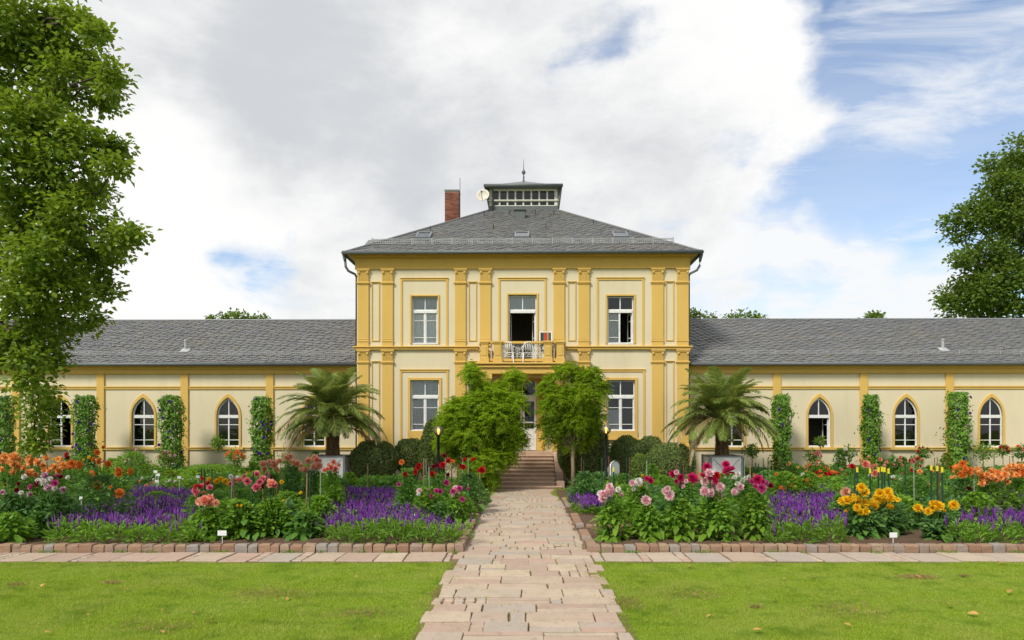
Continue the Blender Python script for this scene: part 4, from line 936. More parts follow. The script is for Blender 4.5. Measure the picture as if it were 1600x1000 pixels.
def joint_weeds():
    n = 9000; x = g_.uniform(-1.2, 1.2, n); y = np.round(g_.uniform(7, 25, n) / .4) * .4 + g_.normal(0, .05, n)
    k = np.sin(x * 5 + y * 3) > .25; x, y = x[k], y[k]; n = len(x)
    pos = np.stack([x, y, np.full(n, .01)], 1); ax = np.stack([g_.normal(0, .8, n), g_.normal(0, .8, n), np.ones(n)], 1)
    o = link('path_weeds', scatter_mesh('path_weeds', pos, ax, rdir(g_, n), g_.uniform(.025, .06, n), .011, BLADE, 'grass_blade'), None); o['kind'] = 'stuff'
    n = 2200; x = g_.uniform(-10, 10, n); x = x[np.abs(x) > 1.2]; x = x[np.sin(x * 4.1) + np.sin(x * 9.7) > .6]; n = len(x)
    pos = np.stack([x, 12.97 + g_.normal(0, .03, n), np.full(n, .02)], 1); ax = np.stack([g_.normal(0, .8, n), g_.normal(-.3, .5, n), np.ones(n)], 1)
    o = link('kerb_weeds', scatter_mesh('kerb_weeds', pos, ax, rdir(g_, n), g_.uniform(.03, .08, n), .016, DIAMOND, 'dahlia_leaf_bright'), None); o['kind'] = 'stuff'
joint_weeds()
FALL = scatter_mesh('fallen_leaf', np.zeros((1, 3)), np.array([[1., 0, .1]]), np.array([[0, 0, 1.]]), np.array([.085]), np.array([.05]), BIG, 'fallen')
for i, (px, py, k) in enumerate([(1485, 950, 1.3), (1530, 966, 1.3), (320, 976, 1.4), (1575, 932, 1.2), (1208, 943, 1.0), (1210, 884, 1.2), (1560, 884, 1.3), (296, 910, .7), (65, 922, 1.0), (70, 931, .9), (203, 926, 1.0), (252, 961, .8), (137, 967, .7), (302, 964, .7), (70, 995, 1.1), (252, 992, .8), (1176, 991, 1.0), (1074, 887, 1.1), (1050, 963, .8), (1112, 966, .8), (1225, 908, .9), (1276, 906, .8), (1374, 966, .7), (1440, 929, .6), (448, 938, .8), (560, 905, .7), (610, 950, .8), (530, 985, .8), (1330, 984, .8), (1405, 905, 1.0), (1430, 903, 1.2), (900, 790, 1.4), (884, 808, 1.3), (718, 890, .8)]):
    Y = ground_Y(py); o = link('fallen_leaf', FALL, None); o.location = (wx(px, Y), Y, .05); o.scale = (k * 1.25,) * 3; o.rotation_euler = (random.uniform(-.4, .4), random.uniform(-.4, .4), random.uniform(0, 6.28))
    onp = 690 < px < 930 or py < 830
    tag(o, 'yellowed fallen leaf lying on the stone path' if onp else ('dry fallen leaf lying on the lawn left of the path' if px < 800 else 'dry fallen leaf lying on the lawn right of the path'), 'leaf', 'fallen leaves on the path' if onp else ('fallen leaves on the left lawn' if px < 800 else 'fallen leaves on the right lawn'))

# ------------------------------------------------------------------ trees
def crown_mesh(name, blobs, seed, per, mat, L_, W_, Yc, depth=1.0, spr=.22, n_in=14, tmpl=DIAMOND, droop=0.0, flat=.6, shell=.55):
    g = np.random.default_rng(seed); P = []; A = []; U = []
    for (x, y, z, r) in blobs:
        ns = max(16, int(per * r * r / n_in)); d = rdir(g, ns); rad = r * (shell + (1 - shell) * g.random((ns, 1)) ** .6) * g.uniform(.82, 1.16, (ns, 1))
        c = np.array([x, y, z]) + d * rad * np.array([1, depth, .92])
        cc = np.repeat(c, n_in, 0); dd = np.repeat(d, n_in, 0); n = len(cc)
        off = g.normal(0, spr, (n, 3)) * np.array([1, 1, flat]); P.append(cc + off)
        A.append(norm(dd * .5 + off / spr * .5 + g.normal(0, .5, (n, 3)) + np.array([0, 0, -droop]))); U.append(norm(np.array([0, 0, 1.0]) + dd * .35 + g.normal(0, .45, (n, 3))))
    P = np.concatenate(P); A = np.concatenate(A); U = np.concatenate(U); n = len(P)
    return scatter_mesh(name, P, A, U, g.uniform(.7, 1.25, n) * L_, g.uniform(.7, 1.2, n) * W_, tmpl, mat)
def limb(mb, a, b, r0, r1, seed, n=5, bend=.12, sides=7):
    r = random.Random(seed); a, b = Vector(a), Vector(b); l = (b - a).length; pts = []; rs = []
    for i in range(n + 1):
        t = i / n; p = a.lerp(b, t)
        if 0 < i < n: p += Vector((r.uniform(-1, 1), r.uniform(-1, 1), r.uniform(-.3, 1))) * l * bend * .5
        pts.append(p); rs.append(r0 + (r1 - r0) * t)
    mb.tube(pts, rs, sides); return pts
def px_blobs(lst, Y, seed, dy):
    r = random.Random(seed); out = []
    for x, y, rad in lst:
        yy = Y + r.uniform(-dy, dy); out.append((wx(x, yy), yy, wz(y, yy), rad / F * yy))
    return out

# large tree at the left edge, its trunk outside the picture
LT = [(20, 40, 55), (85, 14, 20), (60, 70, 42), (105, 75, 36), (138, 40, 15), (140, 95, 32), (178, 112, 14), (168, 135, 18), (30, 130, 55), (95, 130, 42), (166, 160, 9), (20, 210, 55), (80, 195, 45), (118, 212, 30), (160, 240, 24), (182, 225, 9), (178, 262, 14), (40, 280, 55),
      (105, 270, 46), (145, 300, 24), (60, 340, 55), (125, 335, 38), (20, 400, 52), (85, 400, 50), (145, 385, 38), (180, 372, 24), (203, 368, 11), (145, 430, 28), (50, 450, 45), (105, 455, 38), (165, 458, 18), (130, 498, 22), (30, 485, 30), (80, 505, 32),
      (60, 535, 30), (74, 560, 22), (54, 588, 24), (64, 614, 20), (58, 640, 17), (62, 665, 13), (56, 692, 11), (40, 540, 22), (8, 560, 10), (2, 530, 8), (45, 560, 12), (150, 52, 9), (118, 28, 9)]
OFF = [(-60, 50, 90), (-70, 190, 95), (-60, 330, 90), (-170, 80, 110), (-190, 230, 110), (-170, 360, 90), (-60, -90, 110), (-180, -80, 110), (40, -60, 60), (-290, 120, 90), (-290, 260, 90), (-50, 450, 55)]
lt = thing('broadleaf_tree', 'big broadleaf tree leaning in from the left edge, one branch hanging before the wing', 'tree', (-15.6, 15.6, 0))
bl = px_blobs(LT, 14.6, 5, .9); bo = px_blobs(OFF, 15.2, 6, 1.2)
def rel(o, me_blobs): return [(x - o.location.x, y - o.location.y, z - o.location.z, r) for x, y, z, r in me_blobs]
link('crown', crown_mesh('crown', rel(lt, bl), 21, 3300, 'oak_leaf', .125, .10, 0, 1.35, .125, 16, droop=.1, shell=.40), None, lt)
link('crown', crown_mesh('crown', rel(lt, bo), 22, 330, 'oak_leaf', .16, .11, 0, 1.1, .20, 12), None, lt)
tr = MB(); tr.tube([(0, 0, -.1), (.05, 0, 1.0), (.1, -.1, 3), (.2, -.1, 5.5), (.3, -.2, 9), (.4, -.2, 12.5)], [.62, .48, .42, .36, .25, .1], 12)
tr.build('trunk', M['bark'], lt, True)
br = MB(); rb = rel(lt, bl)
hubs = [limb(br, (.15, -.1, 3.6), (4.6, -.8, 6.6), .22, .07, 1), limb(br, (.2, -.1, 4.6), (4.6, -.9, 9.0), .24, .06, 2), limb(br, (.3, -.2, 6.5), (4.9, -.6, 11.2), .2, .05, 3), limb(br, (.15, 0, 3.0), (4.5, -1.0, 4.6), .16, .05, 4)]
hp = [p for h_ in hubs for p in h_[2:]]
for i, b in enumerate(rb):
    v = Vector(b[:3]); q = min(hp, key=lambda p: (p - v).length); limb(br, q, v, .045, .010, 30 + i, 4, .22, 5)
for i in range(26):
    b = rb[(i * 7) % len(rb)]; v = Vector(b[:3]); limb(br, v, v + Vector((random.uniform(-1, 1), random.uniform(-.5, .5), random.uniform(-.8, .5))) * b[3], .012, .004, 90 + i, 3, .3, 4)
limb(br, Vector(rb[33][:3]), Vector(rb[38][:3]), .04, .012, 200, 6, .1, 5); limb(br, Vector(rb[38][:3]), Vector(rb[39][:3]) - Vector((0, 0, .1)), .014, .006, 201, 3, .1, 4)
br.build('branch', M['bark'], lt, True)

# tall tree behind the right wing
RT = [(1598, 235, 22), (1590, 262, 20), (1553, 254, 13), (1562, 276, 14), (1578, 292, 24), (1544, 297, 11), (1549, 313, 7), (1532, 318, 10), (1538, 328, 9), (1507, 336, 16), (1487, 346, 9), (1499, 366, 14), (1528, 342, 15), (1553, 345, 20), (1582, 335, 28), (1511, 402, 13), (1497, 408, 8), (1545, 395, 26), (1512, 436, 15),
      (1482, 460, 11), (1493, 482, 15), (1528, 455, 26), (1560, 432, 32), (1592, 390, 34), (1592, 455, 36), (1545, 486, 24), (1475, 470, 6), (1600, 320, 28), (1515, 470, 16)]
ROFF = [(1660, 260, 50), (1670, 350, 55), (1660, 440, 55), (1730, 330, 55), (1740, 430, 55), (1680, 190, 40), (1720, 250, 45), (1600, 520, 35), (1660, 530, 45), (1550, 530, 30)]
rt = thing('tall_tree', 'tall broadleaf tree rising behind the right wing roof at the right edge', 'tree', (39.5, 47.0, 0))
bl2 = px_blobs(RT, 46.5, 8, 1.6); bo2 = px_blobs(ROFF, 47.0, 9, 2.0)
link('crown', crown_mesh('crown', rel(rt, bl2), 23, 1000, 'far_leaf', .26, .20, 0, 1.2, .28, 13), None, rt)
link('crown', crown_mesh('crown', rel(rt, bo2), 24, 150, 'far_leaf', .32, .22, 0, 1.2, .45, 9), None, rt)
tr = MB(); tr.tube([(0, 0, -.1), (.1, 0, 2), (-.2, .1, 6), (0, 0, 12), (-.3, .1, 18)], [.7, .55, .48, .34, .12], 10); tr.build('trunk', M['bark'], rt, True)
br = MB()
for i, b in enumerate(rel(rt, bl2 + bo2)):
    v = Vector(b[:3]); limb(br, (0, 0, max(4, v.z - 4 - (i % 3))), v, .14, .02, 300 + i, 5, .15, 5)
br.build('branch', M['bark'], rt, True)
# tree tops that just clear the ridges
for i, (lst, xt, lab) in enumerate([([(348, 498, 5), (362, 495, 5), (376, 494, 6), (390, 500, 4), (410, 500, 5), (332, 501, 3), (370, 512, 14), (395, 515, 13)], 372, 'treetop just showing above the left wing ridge'),
                                    ([(1080, 492, 7), (1092, 496, 6), (1072, 500, 9), (1084, 510, 12)], 1080, 'treetop showing right beside the upper right corner of the centre block'),
                                    ([(1142, 498, 6), (1160, 494, 8), (1175, 495, 7), (1188, 499, 5), (1165, 510, 16), (1112, 500, 3)], 1165, 'treetop showing above the right wing ridge over the right palm'),
                                    ([(1364, 496, 4), (1370, 494, 4), (1360, 500, 6), (1366, 510, 9)], 1364, 'small twig of a treetop over the middle of the right wing ridge')]):
    Yt = 41.0; t = thing('treetop_tree', lab, 'tree', (wx(xt, Yt), Yt, 0), group=None)
    bb = px_blobs(lst, Yt, 40 + i, .5)
    link('crown', crown_mesh('crown', rel(t, bb), 60 + i, 900, 'far_leaf', .2, .13, 0, 1.2, .16, 9), None, t)
    mb = MB(); mb.tube([(0, 0, -.1), (.1, 0, 3), (0, .1, 6.5)], [.25, .18, .08], 8)
    for j, b in enumerate(rel(t, bb)): limb(mb, (0, .05, 5.6), b[:3], .05, .01, 400 + j, 4, .1, 5)
    mb.build('trunk', M['bark'], t, True)

# the two feathery trees before the porch
def feather_tree(label, lst, Y, xt, seed, trunk_h, per):
    t = thing('feathery_tree', label, 'tree', (wx(xt, Y), Y, 0), group=None); bb = rel(t, px_blobs(lst, Y, seed, .45))
    g = np.random.default_rng(seed); P = []; A = []; U = []
    for (x, y, z, r) in bb:                            # each spray: a short arching rachis with narrow leaflets on both sides
        ns = max(30, int(per * r * r)); d = rdir(g, ns); d[:, 2] = d[:, 2] * .9 + .1; d = norm(d)
        c = np.array([x, y, z]) + d * r * g.uniform(.25, .88, (ns, 1))
        ax = norm(d * .8 + g.normal(0, .45, (ns, 3)) + np.array([0, 0, .15])); m = 18
        for k in range(m):
            tt = k / m * .28; s = 1 if k % 2 else -1; sd = norm(np.cross(ax, np.array([0, 0, 1.0])) + g.normal(0, .25, (ns, 3)))
            P.append(c + ax * tt + np.array([0, 0, -1.0]) * (tt * tt * 1.6)); A.append(norm(sd * s + ax * .7 + np.array([0, 0, -.25]) + g.normal(0, .25, (ns, 3)))); U.append(norm(np.array([0, 0, 1.0]) + d * .5 + g.normal(0, .35, (ns, 3))))
    P = np.concatenate(P); A = np.concatenate(A); U = np.concatenate(U); n = len(P)
    link('crown', scatter_mesh('crown', P, A, U, g.uniform(.07, .13, n), g.uniform(.014, .023, n), DIAMOND, 'locust_leaf'), None, t)
    tb = MB(); tb.tube([(0, 0, -.05), (.01, 0, trunk_h * .5), (-.01, 0, trunk_h), (.03, 0, trunk_h + .8)], [.085, .07, .075, .05], 9); tb.build('trunk', M['pale_bark'], t, True)
    br = MB()
    for i, b in enumerate(bb): limb(br, (0, 0, trunk_h * .95), b[:3], .035, .008, seed + i, 4, .14, 5)
    br.build('branch', M['pale_bark'], t, True); return t
feather_tree('broad feathery bright green tree with low crown left of the steps',
             [(741, 588, 15), (736, 574, 7), (728, 582, 8), (752, 606, 16), (803, 592, 15), (814, 594, 8), (775, 618, 24), (745, 628, 22), (715, 642, 24), (775, 650, 34), (806, 630, 18), (700, 655, 16), (738, 675, 38), (785, 690, 32), (705, 688, 22), (690, 668, 10), (690, 692, 10), (806, 670, 18), (758, 724, 28), (788, 714, 19), (735, 735, 18), (766, 752, 12), (718, 712, 18), (815, 690, 10), (752, 762, 8)], 25.3, 757, 71, 1.3, 1150)
feather_tree('slimmer feathery bright green tree with bare trunk right of the steps',
             [(872, 584, 11), (890, 580, 13), (905, 588, 14), (925, 584, 12), (932, 600, 14), (858, 600, 11), (846, 610, 8), (872, 625, 24), (905, 620, 26), (930, 625, 16), (944, 610, 9), (855, 640, 14), (900, 655, 26), (868, 662, 20), (928, 650, 16), (858, 684, 10), (885, 686, 16), (915, 680, 16), (902, 695, 8), (848, 665, 8), (934, 668, 9)], 25.6, 895, 73, 1.55, 1150)

# ------------------------------------------------------------------ clipped shrubs
def shrub(label, px, py, rx, ry, Y, seed, mat='box_leaf', n=None, cone=False):
    x, z = wx(px, Y), wz(py, Y); a, b = rx / F * Y, ry / F * Y; t = thing('clipped_shrub', label, 'shrub', (x, Y, 0)); g = np.random.default_rng(seed)
    n = n or int(21000 * a * b); d = rdir(g, n); lump = 1 + .05 * np.sin(d[:, 0:1] * 7 + seed) * np.sin(d[:, 2:3] * 6) + .03 * np.sin(d[:, 0:1] * 17 + d[:, 1:2] * 13)
    rr = lump * (1 - .16 * g.random((n, 1)) ** 2)
    if cone: s = np.array([a, a, b]); p = d * rr; k = 1 - .42 * (p[:, 2:3] * .5 + .5); p = p * np.concatenate([k, k, np.ones_like(k)], 1); P = p * s
    else: P = np.sign(d) * np.abs(d) ** .92 * rr * np.array([a, a * .95, b])
    P[:, 2] += z; ok = P[:, 2] > .02; P, d = P[ok], d[ok]; n = len(P)
    link('foliage', scatter_mesh('foliage', P, norm(d * .35 + g.normal(0, .6, (n, 3)) + np.array([0, 0, .35])), norm(d + g.normal(0, .45, (n, 3))), g.uniform(.045, .085, n), g.uniform(.03, .05, n), DIAMOND, mat), None, t)
    core = MB().lathe([(a * .3, .02), (a * .72, max(z - b * .45, .05)), (a * .84, z), (a * .70, z + b * .5), (a * .30, z + b * .82)] if not cone else [(a * .3, .02), (a * .8, max(z - b * .4, .05)), (a * .66, z), (a * .4, z + b * .5), (a * .12, z + b * .8)], (0, 0, 0), 14)
    core.build('branches', M['bark'], t, True); return t
shrub('dark clipped ball shrub beside the left palm planter', 585, 723, 36, 34, 26.6, 1)
shrub('low dark rounded shrub between the ball shrub and the left lamp', 641, 714, 25, 28, 27.6, 2)
shrub('dark cone shrub behind the left globe lamp', 676, 706, 26, 50, 27.0, 3, cone=True)
shrub('tall dark clipped dome behind the slim feathery tree', 912, 702, 40, 52, 27.2, 4, cone=False)
shrub('dark rounded shrub under the lower right window', 979, 716, 27, 34, 27.4, 5)
shrub('small pale green clipped ball in front of the dark shrubs', 1000, 730, 14, 20, 26.0, 6, 'box_leaf_light')
shrub('dark rounded shrub glimpsed behind the two right balls', 1016, 708, 20, 26, 28.2, 7)
shrub('dark clipped ball shrub nearest the right palm planter', 1047, 725, 37, 32, 26.6, 8)

# ------------------------------------------------------------------ palms in white planters
def frond_mesh(name, L_, e0, bend, seed, mat, nl=62, ll=.50, hang=.3):
    g = np.random.default_rng(seed); n = 24; pts = []; p = np.array([0., 0, 0]); a = e0
    for i in range(n + 1):
        pts.append(p.copy()); a = e0 - bend * (i / n) ** 1.25; p = p + np.array([math.cos(a), 0, math.sin(a)]) * L_ / n
    pts = np.array(pts); P = []; A = []; U = []; LL = []; WW = []
    for i in range(nl):
        t = .14 + .86 * i / nl; k = min(int(t * n), n - 1); q = pts[k] + (pts[k + 1] - pts[k]) * (t * n - k); tan = norm((pts[k + 1] - pts[k])[None])[0]; upv = np.array([-tan[2], 0, tan[0]])
        l = ll * (math.sin(math.pi * min(.12 + t * .86, 1)) ** .6) * g.uniform(.85, 1.1)
        for s in (-1, 1):
            P.append(q); A.append(np.array([0, s, 0]) * .85 + tan * .85 + upv * .28 + np.array([0, 0, -hang]) * g.uniform(.5, 1.4) + g.normal(0, .07, 3)); U.append(upv + np.array([0, s * .5, 0])); LL.append(l); WW.append(.029)
    T = (np.array([(0, .3, 0), (0, -.3, 0), (.5, .5, 0), (.5, -.5, 0), (1, 0, -.14)], float), [(0, 1, 3, 2), (2, 3, 4)])
    me = scatter_mesh(name, np.array(P), np.array(A), np.array(U), np.array(LL), np.array(WW), T, mat)
    mb = MB(); mb.tube([tuple(q) for q in pts[::3]], [.026 - .02 * i / 8 for i in range(len(pts[::3]))], 5)
    o = len(me.vertices)                                # rachis joined to the leaflets
    b2 = mb.mesh('tmp'); bm = __import__('bmesh').new(); bm.from_mesh(me); bm.from_mesh(b2); bm.to_mesh(me); bm.free(); bpy.data.meshes.remove(b2)
    return me
GREEN = [frond_mesh('frond', 2.15 + .1 * (i % 3), math.radians(e), math.radians(b), 500 + i, 'palm_leaf') for i, (e, b) in enumerate([(86, 60), (78, 80), (70, 95), (60, 105), (48, 105), (35, 100), (26, 85), (20, 85)])]
DRY = [frond_mesh('frond', 2.5, math.radians(e), math.radians(b), 520 + i, 'palm_dry', 34, .34, .8) for i, (e, b) in enumerate([(38, 120), (24, 110), (8, 98)])]
def palm(label, px, Y, zb, h, seed, ndry, dz, lean=0.0):
    t = thing('date_palm', label, 'palm', (wx(px, Y), Y, zb)); r = random.Random(seed)
    tk = MB(); rings = 15; prof = []
    for i in range(rings + 1): prof.append((.27 - .05 * math.sin(math.pi * i / rings) + (.05 if i > rings - 3 else 0), h * i / rings))
    tk.lathe(prof, (0, 0, 0), 14)
    for j in range(24):                                  # old leaf bases in spiral rows
        for k in range(11):
            a = 2 * math.pi * (k + .5 * (j % 2)) / 11 + j * .12; z = h * (j + .5) / 24; rad = .25 - .05 * math.sin(math.pi * z / h) + (.04 if j > 20 else 0)
            c, s_ = math.cos(a), math.sin(a); w = .065; o = .05 + .05 * (j / 24) ** 2 + r.uniform(0, .02)
            q = lambda rr, t_, zz: (c * rr - s_ * t_, s_ * rr + c * t_, zz)
            tk.add([q(rad - .02, -w, z - .06), q(rad - .02, w, z - .06), q(rad + o, w * .6, z + .035), q(rad + o, -w * .6, z + .035), q(rad - .03, -w, z + .05), q(rad - .03, w, z + .05)], [(0, 1, 2, 3), (3, 2, 5, 4), (0, 3, 4), (1, 5, 2)])
    tk.build('trunk', M['palm_bark'], t)
    n = 80
    for i in range(n):
        u = i / n; k = min(int(u * 8 + r.uniform(-.6, .6)), 7); k = max(k, 0)
        o = link('frond', GREEN[k], None, t); o.location = (r.uniform(-.08, .08), r.uniform(-.08, .08), h + .12 - .22 * u); o.rotation_euler = (r.uniform(-.25, .25), r.uniform(-.12, .12), i * 2.39996 + r.uniform(-.25, .25)); sc = r.uniform(.92, 1.16); o.scale = (sc, sc, sc)
    for i in range(ndry):
        o = link('frond', DRY[i % 3], None, t); o.location = (0, 0, h - .12); o.rotation_euler = (r.uniform(-.2, .2), r.uniform(-.1, .1), (0 if i % 2 else math.pi) + dz * .15 + r.uniform(-.75, .75)); sc = r.uniform(.95, 1.12); o.scale = (sc, sc, sc); o['label'] = 'dry brown hanging frond'
    return t
def planter(label, px, Y, w, h):
    x = wx(px, Y); t = thing('planter_box', label, 'planter', (x, Y, 0)); p = w / 2
    MB().box(-p + .05, p - .05, -p + .05, p - .05, .06, h - .12).build('soil', M['soil'], t)
    fr = MB()
    for sx in (-1, 1):
        for sy in (-1, 1): fr.box(sx * p - .04, sx * p + .04, sy * p - .04, sy * p + .04, 0, h)
    for z in (.1, h - .07):
        for s in (-1, 1): fr.box(-p + .04, p - .04, s * p - .03, s * p + .03, z, z + .06); fr.box(s * p - .03, s * p + .03, -p + .04, p - .04, z, z + .06)
    fr.build('frame', M['grey_frame'], t)
    for i in range(4):
        a = i * math.pi / 2; pn = MB(); pn.box(-p + .04, p - .04, -p - .012, -p + .012, .16, h - .07)
        c = (h + .09) / 2
        for s in (-1, 1):
            v = [(-p + .08, .2), (-p + .11, .2), (p - .08, h - .12), (p - .11, h - .12)]
            q = [(sx * s, z) for sx, z in v]
        o = pn.build('panel', M['white_paint'], t); o.rotation_euler = (0, 0, a)
        for s in (-1, 1):
            b = MB().tube([(-s * (p - .08), -p - .018, .2), (s * (p - .08), -p - .018, h - .12)], .009, 4).build('cross_brace', M['grey_frame'], t); b.rotation_euler = (0, 0, a)
    return t
ZPL = 1.30
planter('white box planter under the left palm', 520, 26.6, 1.18, ZPL); planter('white box planter under the right palm', 1128, 26.6, 1.18, ZPL)
palm('date palm with brown drooping lower fronds in the left white planter', 520, 26.6, ZPL - .13, 1.32, 31, 13, .3)
palm('fuller date palm in the right white planter', 1128, 26.6, ZPL - .13, 1.36, 33, 8, 2.6)

# ------------------------------------------------------------------ climber-clad pillars along the wings
FL_V = None
def flower_mesh(name, mat, ball=False, seed=0):
    g = np.random.default_rng(seed); P = []; A = []; U = []; LL = []; WW = []
    layers = ((13, 5, 1.0, .42), (12, 24, .95, .42), (11, 42, .82, .40), (9, 58, .62, .34), (6, 75, .42, .26)) if not ball else ((11, -38, .85, .5), (12, -15, .95, .5), (13, 8, 1.0, .46), (12, 28, .95, .44), (11, 48, .88, .40), (8, 66, .75, .34), (5, 82, .62, .28))
    for n, el, l, w in layers:
        for k in range(n):
            a = 2 * math.pi * (k + .5 * (el % 2)) / n + g.normal(0, .12); e = math.radians(el + g.normal(0, 7))
            A.append((math.cos(a) * math.cos(e), math.sin(a) * math.cos(e), math.sin(e))); U.append((-math.cos(a) * math.sin(e), -math.sin(a) * math.sin(e), math.cos(e))); P.append((0, 0, 0)); LL.append(l * g.uniform(.88, 1.06)); WW.append(w)
    T = (np.array([(.08, 0, 0), (.6, .5, .10), (1, 0, .10), (.6, -.5, .10), (.62, 0, -.02)], float), [(0, 4, 1), (1, 4, 2), (2, 4, 3), (3, 4, 0)])
    return scatter_mesh(name, np.array(P), np.array(A), np.array(U), np.array(LL), np.array(WW), T, mat)
FM = {k: flower_mesh('flower', 'petal_' + k, ball=k in ('yellow', 'pink', 'white', 'orange', 'peach', 'bicolor'), seed=i) for i, k in enumerate(('orange', 'redorange', 'red', 'darkred', 'crimson', 'pink', 'magenta', 'rose', 'white', 'bicolor', 'yellow', 'peach', 'salmon', 'violet'))}
def vine(label, px, w_px, ytop, ybot, Y, seed, nfl):
    x = wx(px, Y); w = w_px / F * Y / 2; zt = wz(ytop, Y); t = thing('climber_pillar', label, 'climbing plant', (x, Y, 0)); g = np.random.default_rng(seed)
    mb = MB()
    for sx in (-1, 1):
        for sy in (-1, 1): mb.tube([(sx * w * .7, sy * w * .7, 0), (sx * w * .7, sy * w * .7, zt - .05)], .012, 4)
    for k in range(9):
        z = .3 + (zt - .4) * k / 8; mb.tube([(-w * .7, -w * .7, z), (w * .7, -w * .7, z), (w * .7, w * .7, z), (-w * .7, w * .7, z), (-w * .7, -w * .7, z)], .006, 4, False)
    mb.build('trellis', M['grey_frame'], t)
    n = 4600; a = g.uniform(0, 2 * math.pi, n); sq = 1 / np.maximum(np.abs(np.cos(a)), np.abs(np.sin(a))) ** .6; z = g.uniform(.02, zt, n); bulge = 1 + .20 * np.sin(z * 3.1 + a * 2 + seed) + .14 * np.sin(z * 7.3 + a * 3 + seed * 2) + .08 * np.sin(z * 17 + a * 5); bulge = np.where(g.random(n) < .09, bulge * g.uniform(1.1, 1.7, n), bulge)
    r = w * (.50 + .45 * g.random(n) ** .6) * sq * bulge * np.where(z > zt - .15, .8, 1); r *= np.where(z < .5, 1.15, 1)
    thin = (np.sin(z * 5.3 + a * 2.2 + seed) + np.sin(z * 11.7 - a * 3 + seed * 3) < 1.15) | (g.random(n) < .35); r, a, z = r[thin], a[thin], z[thin]; n = len(a)
    P = np.stack([r * np.cos(a), r * np.sin(a), z], 1); out = np.stack([np.cos(a), np.sin(a), np.zeros(n)], 1)
    link('foliage', scatter_mesh('foliage', P, norm(out * .5 + np.array([0, 0, -.6]) + g.normal(0, .45, (n, 3))), norm(out + np.array([0, 0, .5]) + g.normal(0, .35, (n, 3))), g.uniform(.08, .15, n), g.uniform(.06, .10, n), DIAMOND, 'vine_leaf'), None, t)
    for k in range(nfl):
        aa = -math.pi / 2 + g.uniform(-1.5, 1.5); zz = zt * g.uniform(.25, .98); rr = w * 1.2
        o = link('flower', FM['violet'], None, t); o.location = (rr * math.cos(aa), rr * math.sin(aa), zz); o.rotation_euler = (math.radians(75), 0, g.uniform(-.5, .5)); o.scale = (.075,) * 3
for i, (px, w, yt, lab, nf) in enumerate([(4, 28, 618, 'vine-clad trellis pillar cut by the left edge of the photo', 5), (133, 27, 617, 'vine-clad trellis pillar between the hanging branch and the second left arched window', 9), (268, 29, 617, 'vine-clad trellis pillar standing between the two middle arched windows of the left wing', 9), (409, 27, 619, 'vine-clad trellis pillar with many violet flowers left of the left palm', 13),
                                          (1221, 24, 616, 'vine-clad trellis pillar partly under the right palm fronds', 4), (1361, 22, 616, 'slim vine-clad trellis pillar between two arched windows of the right wing', 6), (1497, 27, 612, 'vine-clad trellis pillar nearest the right edge of the photo', 8)]):
    vine(lab, px, w, yt, 730, 29.0, 700 + i, nf)

